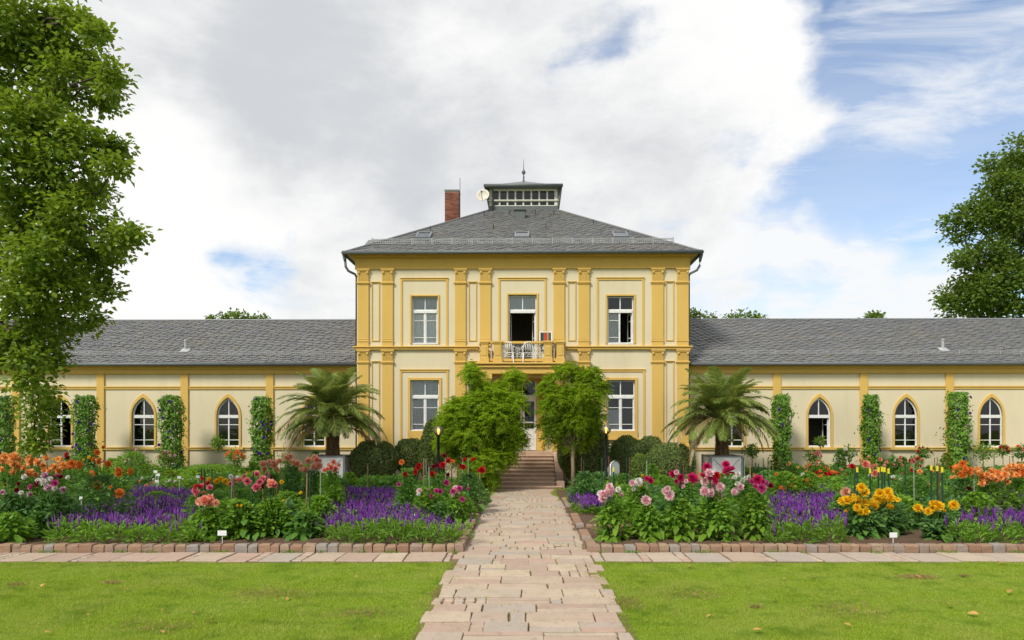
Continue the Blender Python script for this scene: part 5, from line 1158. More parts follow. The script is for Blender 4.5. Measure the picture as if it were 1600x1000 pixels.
# ------------------------------------------------------------------ bedding plants
BIGLEAF = {m: scatter_mesh('leaf', np.zeros((1, 3)), np.array([[1., 0, 0.]]), np.array([[0, 0, 1.]]), np.array([1.0]), np.array([.46]), BIG, m) for m in ('big_leaf', 'dahlia_leaf', 'dahlia_leaf_bright', 'dahlia_leaf_blue')}
def plant(name, label, cat, px, Y, wpx, ytop, flowers=(), mat='dahlia_leaf', ls=.13, n=420, big=0, bigmat='big_leaf', fcol=None, shape='bush', seed=None, group=None, fr=6.5, auto=0, z0=.07, tmpl=None):
    seed = seed if seed is not None else int(px * 7 + Y * 13); g = np.random.default_rng(seed); x = wx(px, Y); h = max(.15, wz(ytop, Y) - z0); r = wpx / 2 / F * Y
    t = thing(name, label, cat, (x, Y, z0), 0, group); n = int(n * (2.0 if Y < 15.2 else 1.7))
    zz = h * g.random(n) ** (.75 if shape != 'cone' else 1.1); f = zz / h
    prof = {'bush': .72 + .5 * np.sin(math.pi * np.clip(f * .95 + .08, 0, 1)) * .56 - .42 * f ** 3, 'cone': 1.0 - .62 * f, 'dome': np.sqrt(np.clip(1 - f ** 2, .02, 1))}[shape]
    a = g.uniform(0, 2 * math.pi, n); lob = 1 + .22 * np.sin(a * 3 + seed) + .13 * np.sin(a * 5 + zz * 6); rr = r * prof * lob * g.random(n) ** .42
    P = np.stack([rr * np.cos(a), rr * np.sin(a), zz], 1); out = np.stack([np.cos(a), np.sin(a), np.zeros(n)], 1)
    ax = norm(out * .9 + np.array([0, 0, .28]) + g.normal(0, .42, (n, 3))); up = norm(np.array([0, 0, 1.0]) + out * .35 + g.normal(0, .35, (n, 3)))
    L_ = ls * g.uniform(.65, 1.25, n) * (1.15 - .35 * f)
    link('foliage', scatter_mesh('foliage', P - ax * (L_ * .4)[:, None], ax, up, L_, L_ * g.uniform(.42, .6, n), tmpl or (BIG if Y < 15.5 else DIAMOND), mat), None, t)
    sb = MB(); rd = random.Random(seed)
    for k in range(7):
        aa = rd.uniform(0, 6.28); sb.tube([(.05 * math.cos(aa), .05 * math.sin(aa), 0), (r * .4 * math.cos(aa), r * .4 * math.sin(aa), h * .5), (r * .55 * math.cos(aa), r * .55 * math.sin(aa), h * .9)], [.012, .009, .006], 4)
    for k in range(big):
        aa = -math.pi / 2 + rd.uniform(-1.75, 1.75); ff = rd.random() ** 1.5; z = h * (.06 + .62 * ff); q = r * (.55 + .42 * rd.random()) * (1.0 if ff < .5 else .9)
        o = link('leaf', BIGLEAF[bigmat], None, t); o.location = (q * math.cos(aa), q * math.sin(aa), z + .04); s = rd.uniform(.20, .34) * (1.12 - .5 * ff); o.scale = (s, s, s)
        o.rotation_euler = Euler((rd.uniform(-.3, .3), rd.uniform(.05, .65) if ff < .5 else rd.uniform(-.2, .35), aa + rd.uniform(-.5, .5)), 'XYZ')
    fl = list(flowers)
    for k in range(auto):
        aa = -math.pi / 2 + rd.uniform(-1.9, 1.9); zq = h * rd.uniform(.62, 1.06); q = r * rd.uniform(.3, .95)
        fl.append((None, (q * math.cos(aa), q * math.sin(aa), zq), fr * rd.uniform(.75, 1.2), rd.choice([fcol] if isinstance(fcol, str) else fcol)))
    for q in fl:
        if q[0] is None: p = Vector(q[1]); rad = q[2] / F * Y; col = q[3]
        else:
            fx, fy = q[0], q[1]; rad_px = q[2] if len(q) > 2 and not isinstance(q[2], str) else fr; col = next((v for v in q[2:] if isinstance(v, str)), fcol)
            Yf = Y - r * rd.uniform(.1, .75); p = Vector((wx(fx, Yf) - x, Yf - Y, wz(fy, Yf) - z0)); rad = rad_px * (.92 if col in ('red', 'darkred') else 1.08) * rd.uniform(.88, 1.1) / F * Yf
        o = link('flower', FM[col], None, t); o.location = p; o.scale = (rad,) * 3
        d = Vector((rd.uniform(-.55, .55), -1 if rd.random() < .85 else .4, rd.uniform(.0, .85))); o.rotation_euler = d.to_track_quat('Z', 'Y').to_euler(); o.rotation_euler.rotate_axis('Z', rd.uniform(0, 3))
        if rad > .03: sb.tube([(p.x * .5, p.y * .3, max(0, p.z - .55)), (p.x * .9, p.y * .8, p.z - .2), (p.x, p.y + rad * .2, p.z - rad * .2)], [.009, .008, .007], 4)
    sb.build('stem', M['dahlia_leaf'], t); return t
def D(label, *a, **k): return plant('dahlia_plant', label, 'dahlia', *a, **k)

# left bed
D('orange dahlia bush cut by the left edge of the photo', 12, 16.3, 90, 738, [(7, 713, 7), (2, 718, 7), (14, 722, 6), (21, 714, 8), (21, 724, 7), (27, 728, 7), (20, 738, 6), (6, 721, 6), (30, 718, 6), (2, 733, 5)], 'dahlia_leaf', fcol='orange', n=520)
D('orange dahlia bush at left with a tight bank of orange blooms', 75, 16.8, 95, 742, [(48, 717, 7.5), (45, 722, 7), (59, 722, 7), (72, 715, 6.5), (47, 739, 7.5), (56, 742, 5), (68, 728, 6), (77, 735, 6), (69, 734, 5), (92, 718, 6), (99, 727, 7), (92, 735, 7), (113, 725, 7.5, 'redorange'), (108, 732, 6, 'redorange'), (105, 711, 6, 'red'), (106, 716, 5, 'darkred'), (84, 729, 6), (37, 731, 5)], 'dahlia_leaf', fcol='orange', n=560)
D('tall flame-orange dahlia bush right of the orange bank', 158, 16.0, 92, 742, [(152, 707, 6), (162, 699, 4), (156, 721, 7), (126, 727, 8), (170, 725, 7), (187, 739, 7.5), (205, 737, 6.5), (143, 740, 6.5), (152, 758, 8), (187, 771, 8), (173, 761, 3.5), (147, 718, 5), (185, 734, 5)], 'dahlia_leaf_blue', fcol='redorange', n=640, big=16, bigmat='dahlia_leaf')
D('white and maroon dahlia bush at the far left front', 22, 14.7, 80, 770, [(4, 769, 5, 'bicolor'), (27, 766, 5.5, 'darkred'), (48, 761, 6, 'magenta'), (47, 773, 5.5, 'bicolor'), (9, 774, 4, 'salmon'), (29, 756, 4, 'darkred'), (9, 758, 4, 'darkred'), (38, 745, 5, 'white'), (33, 770, 4, 'white')], 'dahlia_leaf_blue', fcol='bicolor', n=520, big=20, bigmat='dahlia_leaf_blue', ls=.14)
D('pink, white and maroon dahlia bush beside the purple salvias at left', 82, 14.8, 78, 772, [(70, 743, 5.5, 'bicolor'), (60, 752, 6, 'white'), (58, 756, 6, 'darkred'), (83, 747, 6, 'darkred'), (68, 753, 6, 'white'), (86, 755, 6.5, 'magenta'), (75, 762, 6.5, 'bicolor'), (85, 763, 6, 'white'), (99, 765, 5.5, 'bicolor'), (95, 745, 5, 'darkred'), (106, 746, 4, 'white'), (90, 744, 5, 'magenta'), (79, 748, 4, 'white')], 'dahlia_leaf_blue', n=560, fcol='bicolor', big=16, bigmat='dahlia_leaf_blue', ls=.14)
D('leafy low dahlia without blooms at the left front corner', 14, 13.75, 62, 802, (), 'dahlia_leaf_bright', n=260, big=22, bigmat='dahlia_leaf_bright', ls=.14)
D('red and pink dahlia at the edge of the left purple drift', 312, 15.6, 50, 772, [(309, 761, 7, 'red'), (316, 760, 6, 'rose'), (303, 762, 5, 'red'), (305, 766, 6, 'rose'), (308, 770, 7, 'rose'), (328, 762, 6, 'rose'), (318, 770, 4, 'salmon'), (325, 755, 5, 'red'), (317, 748, 5, 'red')], fcol='red', n=380)
D('big peach dahlia behind the white name plate', 326, 14.2, 52, 793, [(311, 784, 8, 'peach'), (321, 782, 9, 'salmon'), (329, 780, 9.5, 'salmon'), (337, 786, 6.5, 'peach'), (326, 786, 7, 'peach')], 'dahlia_leaf_bright', fcol='peach', n=380, big=18, bigmat='dahlia_leaf_bright')
D('bushy green dahlia with tiny yellow buds right of the name plate', 376, 14.3, 58, 782, [(371, 790, 2.5, 'yellow'), (377, 790, 2.5, 'yellow'), (364, 791, 2, 'yellow')], 'dahlia_leaf_bright', n=520, big=18, bigmat='dahlia_leaf')
D('pink and red dahlia in the middle of the left bed', 424, 14.5, 60, 778, [(387, 752, 7, 'rose'), (401, 762, 8, 'rose'), (410, 759, 7, 'darkred'), (425, 756, 7.5, 'salmon'), (420, 753, 6, 'salmon'), (406, 753, 6, 'rose'), (401, 741, 6, 'rose'), (411, 749, 6, 'rose'), (429, 758, 6, 'rose'), (443, 782, 2, 'yellow')], 'dahlia_leaf_bright', fcol='rose', n=560, big=18, bigmat='dahlia_leaf')
D('low dahlia clump at the left edge of the middle purple drift', 476, 14.4, 54, 800, (), 'dahlia_leaf', n=420, big=16, bigmat='dahlia_leaf')
D('salmon red dahlia behind the bushy green one', 372, 16.8, 62, 765, [(369, 751, 7, 'salmon'), (364, 753, 6, 'salmon'), (375, 750, 6, 'salmon'), (361, 745, 4, 'white'), (383, 745, 5, 'rose'), (360, 756, 4.5, 'rose')], fcol='red', n=420)
D('bloomless dahlia filling the bed in front of the pink rose mounds', 446, 16.6, 62, 768, [(470, 770, 3, 'yellow'), (440, 753, 3.5, 'yellow')], 'dahlia_leaf_bright', n=480)
D('dahlia foliage left of the middle purple drift', 500, 16.2, 52, 775, [(476, 796, 2, 'yellow')], 'dahlia_leaf_bright', n=420, big=8, bigmat='dahlia_leaf')
D('yellow dahlia patch behind the red ones', 340, 19.5, 56, 752, [(328, 750, 5), (339, 752, 5), (352, 752, 5), (333, 755, 4), (345, 748, 4), (357, 757, 3.5)], 'dahlia_leaf', fcol='yellow', n=300)
D('dark cone-shaped dahlia topped with peach blooms', 457, 18.0, 46, 726, [(437, 720, 5), (448, 715, 5.5), (454, 713, 5.5), (457, 722, 6), (465, 724, 6.5), (471, 734, 5), (460, 721, 4), (469, 727, 5)], 'dahlia_leaf_blue', fcol='peach', n=520, shape='cone')
D('cone-shaped bright dahlia with salmon pink top before the planter', 518, 17.3, 46, 735, [(507, 735, 5), (518, 731, 6), (521, 722, 5), (525, 733, 6.5), (514, 727, 4, 'peach'), (530, 727, 4), (512, 733, 4)], 'dahlia_leaf_bright', fcol='salmon', n=520, shape='cone')
D('peach and pink dahlia left of the cone-shaped bright one', 489, 18.6, 46, 735, [(481, 720, 6), (492, 716, 7), (495, 719, 6, 'salmon'), (490, 729, 6), (494, 731, 5), (499, 728, 6), (477, 734, 6), (486, 733, 4, 'white'), (500, 720, 4)], 'dahlia_leaf', fcol='peach', n=380)
D('peach pink dahlia bank over the red and pink dahlia', 424, 18.8, 52, 740, [(411, 725, 6), (428, 725, 8), (431, 733, 6, 'salmon'), (424, 726, 6), (418, 742, 5.5), (424, 747, 5, 'salmon'), (421, 722, 5), (433, 722, 5), (413, 733, 5)], 'dahlia_leaf', fcol='peach', n=380)
D('cone-shaped dahlia with a few dark red blooms beside the purple drift', 637, 17.4, 46, 732, [(628, 722, 5, 'redorange'), (633, 741, 6, 'red'), (623, 757, 4, 'magenta'), (653, 731, 7, 'red'), (650, 738, 6, 'red'), (655, 727, 5, 'red')], 'dahlia_leaf', fcol='red', n=560, shape='cone')
D('dark red dahlia at the left lamp post', 680, 18.4, 60, 742, [(676, 742, 7.5), (692, 727, 7), (678, 729, 5, 'darkred'), (701, 720, 6.5), (694, 713, 6, 'darkred'), (700, 742, 5, 'darkred'), (707, 721, 4, 'redorange'), (683, 727, 4, 'darkred')], 'dahlia_leaf', fcol='red', n=480)
D('tall red dahlia nearest the foot of the steps', 732, 18.8, 56, 740, [(724, 730, 6), (727, 719, 6.5), (740, 719, 6.5), (753, 735, 8), (735, 735, 4, 'darkred'), (721, 728, 4, 'darkred'), (748, 735, 4)], 'dahlia_leaf_blue', fcol='red', n=520, big=6, bigmat='dahlia_leaf')
D('low dahlia with small pink blooms among the dark red ones', 668, 16.9, 54, 762, [(655, 767, 5, 'pink'), (669, 768, 5.5, 'pink'), (682, 767, 5.5), (688, 768, 5.5), (674, 775, 4), (654, 772, 3.5, 'white'), (697, 754, 5.5)], 'dahlia_leaf_bright', fcol='magenta', n=420)
D('low dahlia with magenta and pale pink blooms beside the path kerb', 714, 16.7, 58, 770, [(712, 763, 6, 'pink'), (718, 764, 5.5), (708, 768, 5), (715, 771, 4, 'pink'), (708, 775, 4, 'pink'), (722, 780, 5), (732, 764, 4)], 'dahlia_leaf_bright', fcol='magenta', n=520, big=10, bigmat='dahlia_leaf_bright')
# right bed
D('feathery pale leaved bush at the path before the slim tree', 914, 20.0, 50, 737, (), 'dahlia_leaf_blue', n=620)
D('pale pink dahlia at the inner corner of the right bed', 956, 14.2, 50, 783, [(943, 773, 8), (942, 779, 8), (956, 768, 8), (953, 761, 6.5), (937, 771, 6, 'white'), (966, 765, 5, 'white'), (971, 773, 4), (950, 770, 7)], 'dahlia_leaf_bright', fcol='pink', n=380, big=34)
D('dahlia with a single round pink bloom', 1012, 14.2, 46, 790, [(1009, 782, 8.5)], 'dahlia_leaf_bright', fcol='pink', n=360, big=30)
D('dahlia with a cluster of three pale pink blooms', 1060, 14.2, 50, 780, [(1040, 768, 8), (1046, 775, 8), (1043, 764, 6), (1048, 771, 6)], 'dahlia_leaf_bright', fcol='pink', n=420, big=34)
D('tallest dahlia of the right bed with pink and crimson blooms', 1118, 14.2, 60, 768, [(1105, 730, 8, 'crimson'), (1108, 739, 8.5), (1102, 752, 8.5), (1110, 746, 7.5, 'crimson'), (1120, 743, 7.5, 'red'), (1117, 751, 7, 'crimson'), (1116, 759, 8.5), (1125, 761, 8), (1101, 768, 8.5), (1110, 770, 8), (1123, 776, 8.5), (1134, 726, 7, 'crimson'), (1139, 737, 11.5, 'crimson'), (1147, 769, 6), (1098, 743, 5, 'crimson')], 'dahlia_leaf_bright', fcol='pink', n=520, big=38)
D('dahlia with magenta and dark red blooms beside the right purple drift', 1178, 14.4, 56, 770, [(1184, 750, 9, 'crimson'), (1174, 753, 6), (1190, 763, 8), (1192, 753, 6), (1204, 759, 6, 'darkred'), (1149, 768, 6.5, 'pink'), (1157, 761, 6, 'pink'), (1197, 755, 5), (1180, 760, 5)], 'dahlia_leaf_bright', fcol='magenta', n=480, big=34)
D('cream white dahlia behind the single pink one', 998, 17.0, 58, 760, [(998, 753, 8), (988, 755, 6, 'pink'), (1016, 751, 7, 'crimson'), (1011, 748, 6, 'crimson'), (990, 764, 4), (1002, 759, 3, 'yellow'), (1004, 743, 3, 'yellow')], 'dahlia_leaf_bright', fcol='white', n=420)
D('crimson dahlia behind the cluster of three', 1068, 17.2, 62, 755, [(1051, 741, 7), (1063, 746, 7), (1082, 748, 9.5), (1064, 757, 6), (1057, 738, 5, 'pink'), (1056, 752, 4), (1072, 752, 4, 'pink'), (1067, 760, 4, 'pink')], 'dahlia_leaf', fcol='crimson', n=420)
D('white and pale pink dahlia behind the tallest one', 1158, 18.2, 58, 748, [(1160, 751, 5.5), (1153, 741, 5), (1148, 746, 4), (1165, 747, 4), (1152, 756, 4.5), (1170, 744, 3)], 'dahlia_leaf', fcol='white', n=380)
D('golden yellow dahlia in full bloom left of the name plate', 1346, 14.6, 66, 792, [(1346, 762, 8), (1351, 769, 8), (1316, 783, 8), (1323, 782, 8.5), (1339, 781, 8), (1350, 786, 8.5), (1333, 780, 6), (1339, 793, 7.5), (1345, 800, 7), (1353, 799, 7), (1328, 780, 6), (1334, 774, 4), (1324, 796, 3), (1321, 799, 3)], 'dahlia_leaf_blue', fcol='yellow', n=440, big=24, bigmat='dahlia_leaf')
D('golden yellow dahlia under the yellow-capped stakes', 1382, 14.9, 60, 788, [(1367, 784, 8), (1366, 790, 8), (1375, 771, 8), (1387, 769, 8.5), (1391, 778, 8.5), (1371, 780, 7), (1377, 781, 7), (1391, 792, 7.5), (1384, 777, 7), (1403, 781, 4.5), (1387, 804, 2.5), (1369, 777, 6)], 'dahlia_leaf_blue', fcol='yellow', n=440, big=18, bigmat='dahlia_leaf')
D('peach dahlia just left of the golden yellow ones', 1316, 16.6, 44, 772, [(1321, 769, 8, 'peach')], 'dahlia_leaf', fcol='peach', n=320)
D('small dahlia with one round lemon yellow bloom', 1434, 15.6, 34, 800, [(1434, 794, 8)], 'dahlia_leaf_blue', fcol='yellow', n=260, big=5, bigmat='dahlia_leaf_blue')
D('low golden dahlia left of the last purple drift', 1467, 14.2, 50, 800, [(1457, 787, 6.5), (1467, 791, 8), (1450, 799, 6.5), (1456, 795, 6), (1490, 789, 8), (1463, 785, 4), (1476, 798, 2.5)], 'dahlia_leaf_blue', fcol='yellow', n=420, big=20, bigmat='dahlia_leaf')
D('bloomless dahlia bush behind the yellow-capped stakes', 1426, 18.2, 74, 745, [(1437, 737, 5, 'orange'), (1450, 757, 3, 'orange')], 'dahlia_leaf', n=560, fcol='orange')
D('orange dahlia with dark-eyed blooms at right', 1506, 17.6, 50, 748, [(1504, 725, 7.5, 'redorange'), (1503, 742, 8), (1515, 736, 8), (1508, 733, 6), (1495, 731, 6), (1513, 763, 6, 'darkred'), (1523, 766, 6.5, 'darkred')], 'dahlia_leaf_blue', fcol='redorange', n=440)
D('peach orange dahlia bank at right', 1546, 17.0, 66, 755, [(1527, 735, 7), (1531, 740, 7.5), (1536, 747, 8), (1545, 749, 8), (1550, 736, 7), (1559, 740, 8), (1557, 748, 7), (1539, 753, 7), (1534, 755, 6), (1527, 741, 6, 'salmon'), (1550, 745, 6), (1564, 747, 5), (1542, 742, 6)], 'dahlia_leaf_bright', fcol='orange', n=480)
D('peach orange dahlia bank cut by the right edge', 1592, 17.0, 60, 750, [(1573, 735, 7.5), (1570, 742, 8), (1580, 740, 8), (1587, 735, 7.5), (1592, 732, 7.5), (1598, 740, 8, 'redorange'), (1583, 728, 6), (1574, 753, 5), (1596, 729, 6), (1589, 743, 6), (1577, 729, 5)], 'dahlia_leaf_bright', fcol='orange', n=480)
D('low leafy dahlia in front of the peach orange bank', 1528, 16.2, 62, 770, (), 'dahlia_leaf_bright', n=380)
# mid and rear greenery
plant('marigold_bush', 'round green bush dotted with orange behind the right purple drift', 'bush', 1226, 20.8, 62, 737, [(1213, 741, 3), (1220, 762, 3.5), (1235, 760, 3), (1225, 764, 4), (1240, 757, 3)], 'dahlia_leaf_bright', n=640, fcol='redorange', shape='dome', fr=3)
plant('marigold_bush', 'round green bush with orange specks beside the red bedding begonias', 'bush', 1262, 20.6, 52, 738, [(1260, 750, 3), (1254, 741, 3, 'white')], 'dahlia_leaf_bright', n=560, fcol='redorange', shape='dome', fr=3, auto=3)
plant('begonia_bed_plant', 'low mass of small red-orange flowers before the right wing', 'begonia', 1296, 24.6, 48, 738, (), 'dahlia_leaf_bright', n=420, fcol=['redorange', 'red'], fr=3.4, auto=26, shape='dome')
plant('lime_bush', 'low yellow-green mound near the left purple drift', 'bush', 266, 24.4, 44, 735, (), 'lime_leaf', n=700, shape='dome', ls=.09)
plant('leafy_bush', 'tall light green bush behind the flame-orange dahlia', 'bush', 208, 24.0, 66, 706, (), 'dahlia_leaf_bright', n=900, fcol=['pink'], fr=2.4, auto=4)
plant('leafy_bush', 'green bush at the foot of the vine pillar by the flame-orange dahlia', 'bush', 178, 24.6, 48, 716, (), 'dahlia_leaf_bright', n=640, fcol=['magenta'], fr=2, auto=2)
plant('leafy_bush', 'bushy shrub below the hanging branch at left', 'bush', 48, 26.0, 44, 690, (), 'vine_leaf', n=700)
plant('leafy_bush', 'lime green bush left of the hanging branch', 'bush', 22, 25.0, 60, 710, (), 'lime_leaf', n=600)
plant('leafy_bush', 'dark bush with pale flowers under the open arched window', 'bush', 112, 25.4, 60, 714, (), 'dahlia_leaf', n=600, fcol=['white', 'yellow'], fr=2.5, auto=4)
plant('hedge_plant', 'bright green low hedge before the left wing plinth', 'hedge', 330, 27.3, 150, 726, (), 'dahlia_leaf_bright', n=1500, ls=.12)
plant('hedge_plant', 'reddish green low hedge left of the left planter', 'hedge', 412, 26.8, 70, 735, (), 'dahlia_leaf_bright', n=800, fcol=['redorange'], fr=2.2, auto=8)
plant('leafy_bush', 'bush at the foot of the fourth left vine pillar', 'bush', 398, 28.0, 30, 722, (), 'vine_leaf', n=420)
plant('leafy_bush', 'small feathery bush on the left planter side', 'bush', 492, 28.0, 26, 705, (), 'dahlia_leaf', n=380)
plant('bedding_mound', 'low pale bedding strip behind the left purple drift', 'bedding plants', 262, 22.8, 90, 749, (), 'dahlia_leaf_bright', n=420, fcol=['salmon', 'white'], fr=2.5, auto=22, shape='dome')
plant('leafy_bush', 'green bush beside the right planter', 'bush', 1200, 24.5, 60, 735, (), 'dahlia_leaf', n=640, fcol=['salmon'], fr=2.5, auto=3)
plant('leafy_bush', 'green bush left of the tallest right dahlia', 'bush', 1030, 22.0, 60, 742, (), 'dahlia_leaf_bright', n=620)
plant('leafy_bush', 'loose bright bush in front of the small clipped ball', 'bush', 1018, 23.4, 30, 725, (), 'dahlia_leaf_bright', n=420)
plant('leafy_bush', 'green bush at the foot of the sign board', 'bush', 975, 21.6, 46, 740, (), 'dahlia_leaf', n=520)
for i, (px, Y, w, yt, m, fc, lab) in enumerate([(1340, 24.0, 60, 728, 'dahlia_leaf', ['salmon'], 'green bush under the salmon roses'), (1385, 23.0, 60, 742, 'dahlia_leaf_bright', ['white', 'salmon'], 'green bush between the two yellow-capped stake groups'), (1420, 26.5, 44, 727, 'dahlia_leaf', ['salmon', 'red'], 'bush with red roses left of the lime green one'), (1470, 22.0, 66, 735, 'dahlia_leaf', ['orange'], 'green bush behind the three yellow-capped stakes'),
                                             (1500, 24.0, 50, 727, 'dahlia_leaf_bright', ['red'], 'bush at the foot of the rightmost vine pillar'), (1560, 25.0, 60, 730, 'dahlia_leaf', ['salmon'], 'bush behind the peach orange bank'), (1600, 25.0, 50, 722, 'lime_leaf', ['salmon'], 'lime bush at the right edge'), (1280, 27.2, 50, 727, 'dahlia_leaf_bright', ['redorange'], 'green bush above the red bedding begonias'), (1240, 27.4, 40, 724, 'dahlia_leaf', ['orange'], 'bush beside the vine pillar near the right palm'),
                                             (1360, 28.0, 34, 716, 'lime_leaf', ['salmon'], 'bright bush at the foot of the middle right vine pillar'), (1384, 28.2, 26, 718, 'dahlia_leaf', ['salmon'], 'dark bush right of the middle right vine pillar'), (1480, 28.0, 28, 708, 'lime_leaf', None, 'lime green bush left of the rightmost vine pillar'), (1410, 28.3, 24, 714, 'dahlia_leaf', ['salmon'], 'brownish small bush under an arched window'), (1313, 28.2, 22, 702, 'dahlia_leaf', ['white'], 'upright bush left of the white rose standard')]):
    plant('leafy_bush', lab, 'bush', px, Y, w, yt, (), m, n=480, fcol=fc, fr=3.0, auto=6 if fc else 0)
for i, (px, Y, w) in enumerate([(245, 19.5, 60), (400, 21.5, 80), (470, 22.0, 70), (300, 22.6, 60), (545, 24.2, 30), (1090, 22.5, 80), (1180, 21.0, 60), (1310, 21.0, 60), (1400, 20.5, 60), (1540, 20.5, 80), (1610, 20.5, 60), (350, 24.3, 70), (440, 24.3, 70), (120, 20.5, 90), (20, 21.0, 90)]):
    plant('filler_plant', 'leafy green filler plant between the flowering dahlias of the ' + ('left' if px < 800 else 'right') + ' bed', 'plant', px, Y, w, 666 + (EYE - random.uniform(.55, .8)) * F / Y, (), random.choice(['dahlia_leaf', 'dahlia_leaf_bright']), n=380, group='green filler plants of the ' + ('left' if px < 800 else 'right') + ' bed')
# little standard trees and roses along the wings
def standard(label, px, py, rpx, Y, mat, fc=None, auto=0, fr=2.6, flat=.85, seed=0, hpx=None):
    x, z, r = wx(px, Y), wz(py, Y), rpx / F * Y; t = thing('standard_tree', label, 'small tree', (x, Y, .05)); g = np.random.default_rng(seed + int(px)); n = int(1500 * r * r + 130)
    d = rdir(g, n); P = d * r * g.uniform(.3, 1.05, (n, 1)) * np.array([1, 1, flat]) * (1 + .25 * np.sin(d[:, :1] * 5 + px)); P[:, 2] += z - .05
    link('crown', scatter_mesh('crown', P, norm(d + g.normal(0, .6, (n, 3))), norm(np.array([0, 0, 1.0]) + d * .4 + g.normal(0, .4, (n, 3))), g.uniform(.08, .15, n), g.uniform(.045, .075, n), DIAMOND, mat), None, t)
    mb = MB(); mb.tube([(0, 0, 0), (.012, 0, (z - .05) * .5), (0, 0, z - .05)], [.022, .018, .014], 6)
    for k in range(6):
        q = rdir(g, 1)[0]; mb.tube([(0, 0, z - .05 - r * .3), tuple(q * r * .8 + np.array([0, 0, z - .05]))], [.012, .004], 4)
    mb.build('trunk', M['pale_bark'], t, True)
    for k in range(auto):
        q = rdir(g, 1)[0]; q[1] = -abs(q[1]); q[2] = abs(q[2]) * .9; q = q * r * np.array([1.05, 1, flat * 1.05]); o = link('flower', FM[random.choice(fc)], None, t); o.location = (q[0], q[1], q[2] + z - .05); o.scale = (fr / F * Y,) * 3; o.rotation_euler = Vector((q[0], q[1] - .3, q[2])).to_track_quat('Z', 'Y').to_euler()
standard('round-headed standard tree before the third left arched window', 341, 692, 12, 28.2, 'dahlia_leaf_bright')
standard('broad-headed standard covered with orange blossom on top', 367, 716, 15, 27.6, 'vine_leaf', ['redorange'], 20, 2.8)
standard('small standard tree right of the last left vine pillar', 446, 718, 11, 27.8, 'dahlia_leaf', ['peach'], 2)
standard('pink rose standard under the second left vine pillar', 263, 714, 12, 28.0, 'far_leaf', ['magenta', 'pink'], 8)
standard('round-headed standard tree right of the right planter', 1175, 704, 12, 27.8, 'dahlia_leaf')
standard('thin sapling before the wide open arched window', 1282, 690, 8, 28.4, 'far_leaf', None, 0)
standard('reddish rose standard under the wide open arched window', 1270, 713, 12, 28.0, 'far_leaf', ['salmon', 'rose'], 10, 2.2)
standard('drooping rose standard below the sill of the wide open arched window', 1277, 731, 15, 27.4, 'far_leaf', ['salmon'], 8, 2.2)
standard('white-topped rose standard between the arched windows', 1327, 708, 13, 28.3, 'dahlia_leaf', ['white', 'salmon'], 8, 2.0)
standard('small shrubby standard left of the red rose', 1396, 722, 9, 28.3, 'dahlia_leaf', ['white'], 3, 1.8)
standard('red rose standard under the second right arched window', 1442, 708, 11, 28.2, 'dahlia_leaf', ['rose', 'red'], 8)
standard('red and pink rose bush standing left of the rose standard', 1430, 722, 9, 27.2, 'dahlia_leaf', ['red', 'salmon', 'rose'], 10, 3.2)
standard('bright green oval standard right of the rightmost vine pillar', 1536, 706, 16, 28.0, 'vine_leaf', None, 0, flat=1.0)
standard('red rose standard near the last arched window', 1567, 704, 9, 28.2, 'dahlia_leaf', ['red', 'salmon'], 10, 2.6)
standard('red rose standard at the right edge of the photo', 1596, 706, 13, 28.0, 'dahlia_leaf', ['redorange', 'salmon'], 12, 2.8)
for (px, py, r_, c, lab) in ((1331, 729, 6, 'red', 'single red rose on a tall stem by the yellow-capped stakes'), (1352, 726, 8.5, 'salmon', 'single salmon rose on a tall stem above the golden dahlias'), (1367, 740, 8, 'salmon', 'salmon rose with white edge behind the yellow-capped stakes')):
    Yr = 18.5; t = thing('rose_stem', lab, 'rose', (wx(px, Yr), Yr, .07)); z = wz(py, Yr) - .07; g = np.random.default_rng(px); n = 26
    MB().tube([(.02, .05, 0), (0, .02, z * .6), (0, 0, z)], .009, 5).build('stem', M['dahlia_leaf'], t)
    P = np.stack([g.normal(0, .04, n), g.normal(0, .04, n), g.uniform(.1, .9, n) * z], 1); d = rdir(g, n); link('leaves', scatter_mesh('leaves', P, d, rdir(g, n), .13, .07, DIAMOND, 'dahlia_leaf'), None, t)
    o = link('flower', FM[c], None, t); o.location = (0, -.02, z); o.scale = (r_ / F * Yr,) * 3; o.rotation_euler = (math.radians(60), 0, 0)

# ------------------------------------------------------------------ salvias: one plant after another
def salvia_meshes(seed, nspk, tall):
    g = np.random.default_rng(seed); n = 95; a = g.uniform(0, 6.28, n); z = .02 + .25 * g.random(n); r = .20 * np.sqrt(np.clip(1.1 - (z / .30) ** 2, .1, 1)) * g.random(n) ** .4
    P = np.stack([r * np.cos(a), r * np.sin(a), z], 1); out = np.stack([np.cos(a), np.sin(a), np.zeros(n)], 1)
    f = scatter_mesh('salvia_plant', P, norm(out + np.array([0, 0, .55]) + g.normal(0, .4, (n, 3))), norm(np.array([0, 0, 1.0]) + g.normal(0, .5, (n, 3))), g.uniform(.08, .14, n), g.uniform(.018, .032, n), DIAMOND, 'salvia_leaf')
    m = nspk; a = g.uniform(0, 6.28, m); r = .23 * np.sqrt(g.random(m)); P = np.stack([r * np.cos(a), r * np.sin(a), .17 + .12 * g.random(m) * tall], 1)
    ax = norm(np.stack([.35 * r * np.cos(a), .35 * r * np.sin(a), np.full(m, .25)], 1) + g.normal(0, .015, (m, 3)))
    s = scatter_mesh('flower_spikes', P, ax, rdir(g, m), g.uniform(.14, .24, m) * tall, g.uniform(.022, .034, m), SPIKE, 'salvia_spike')
    return f, s
SAL = [salvia_meshes(800 + i, 19, 1.0) for i in range(5)]; SALG = [salvia_meshes(820 + i, 3, .8) for i in range(4)]; SALT = [salvia_meshes(840 + i, 11, .9) for i in range(3)]
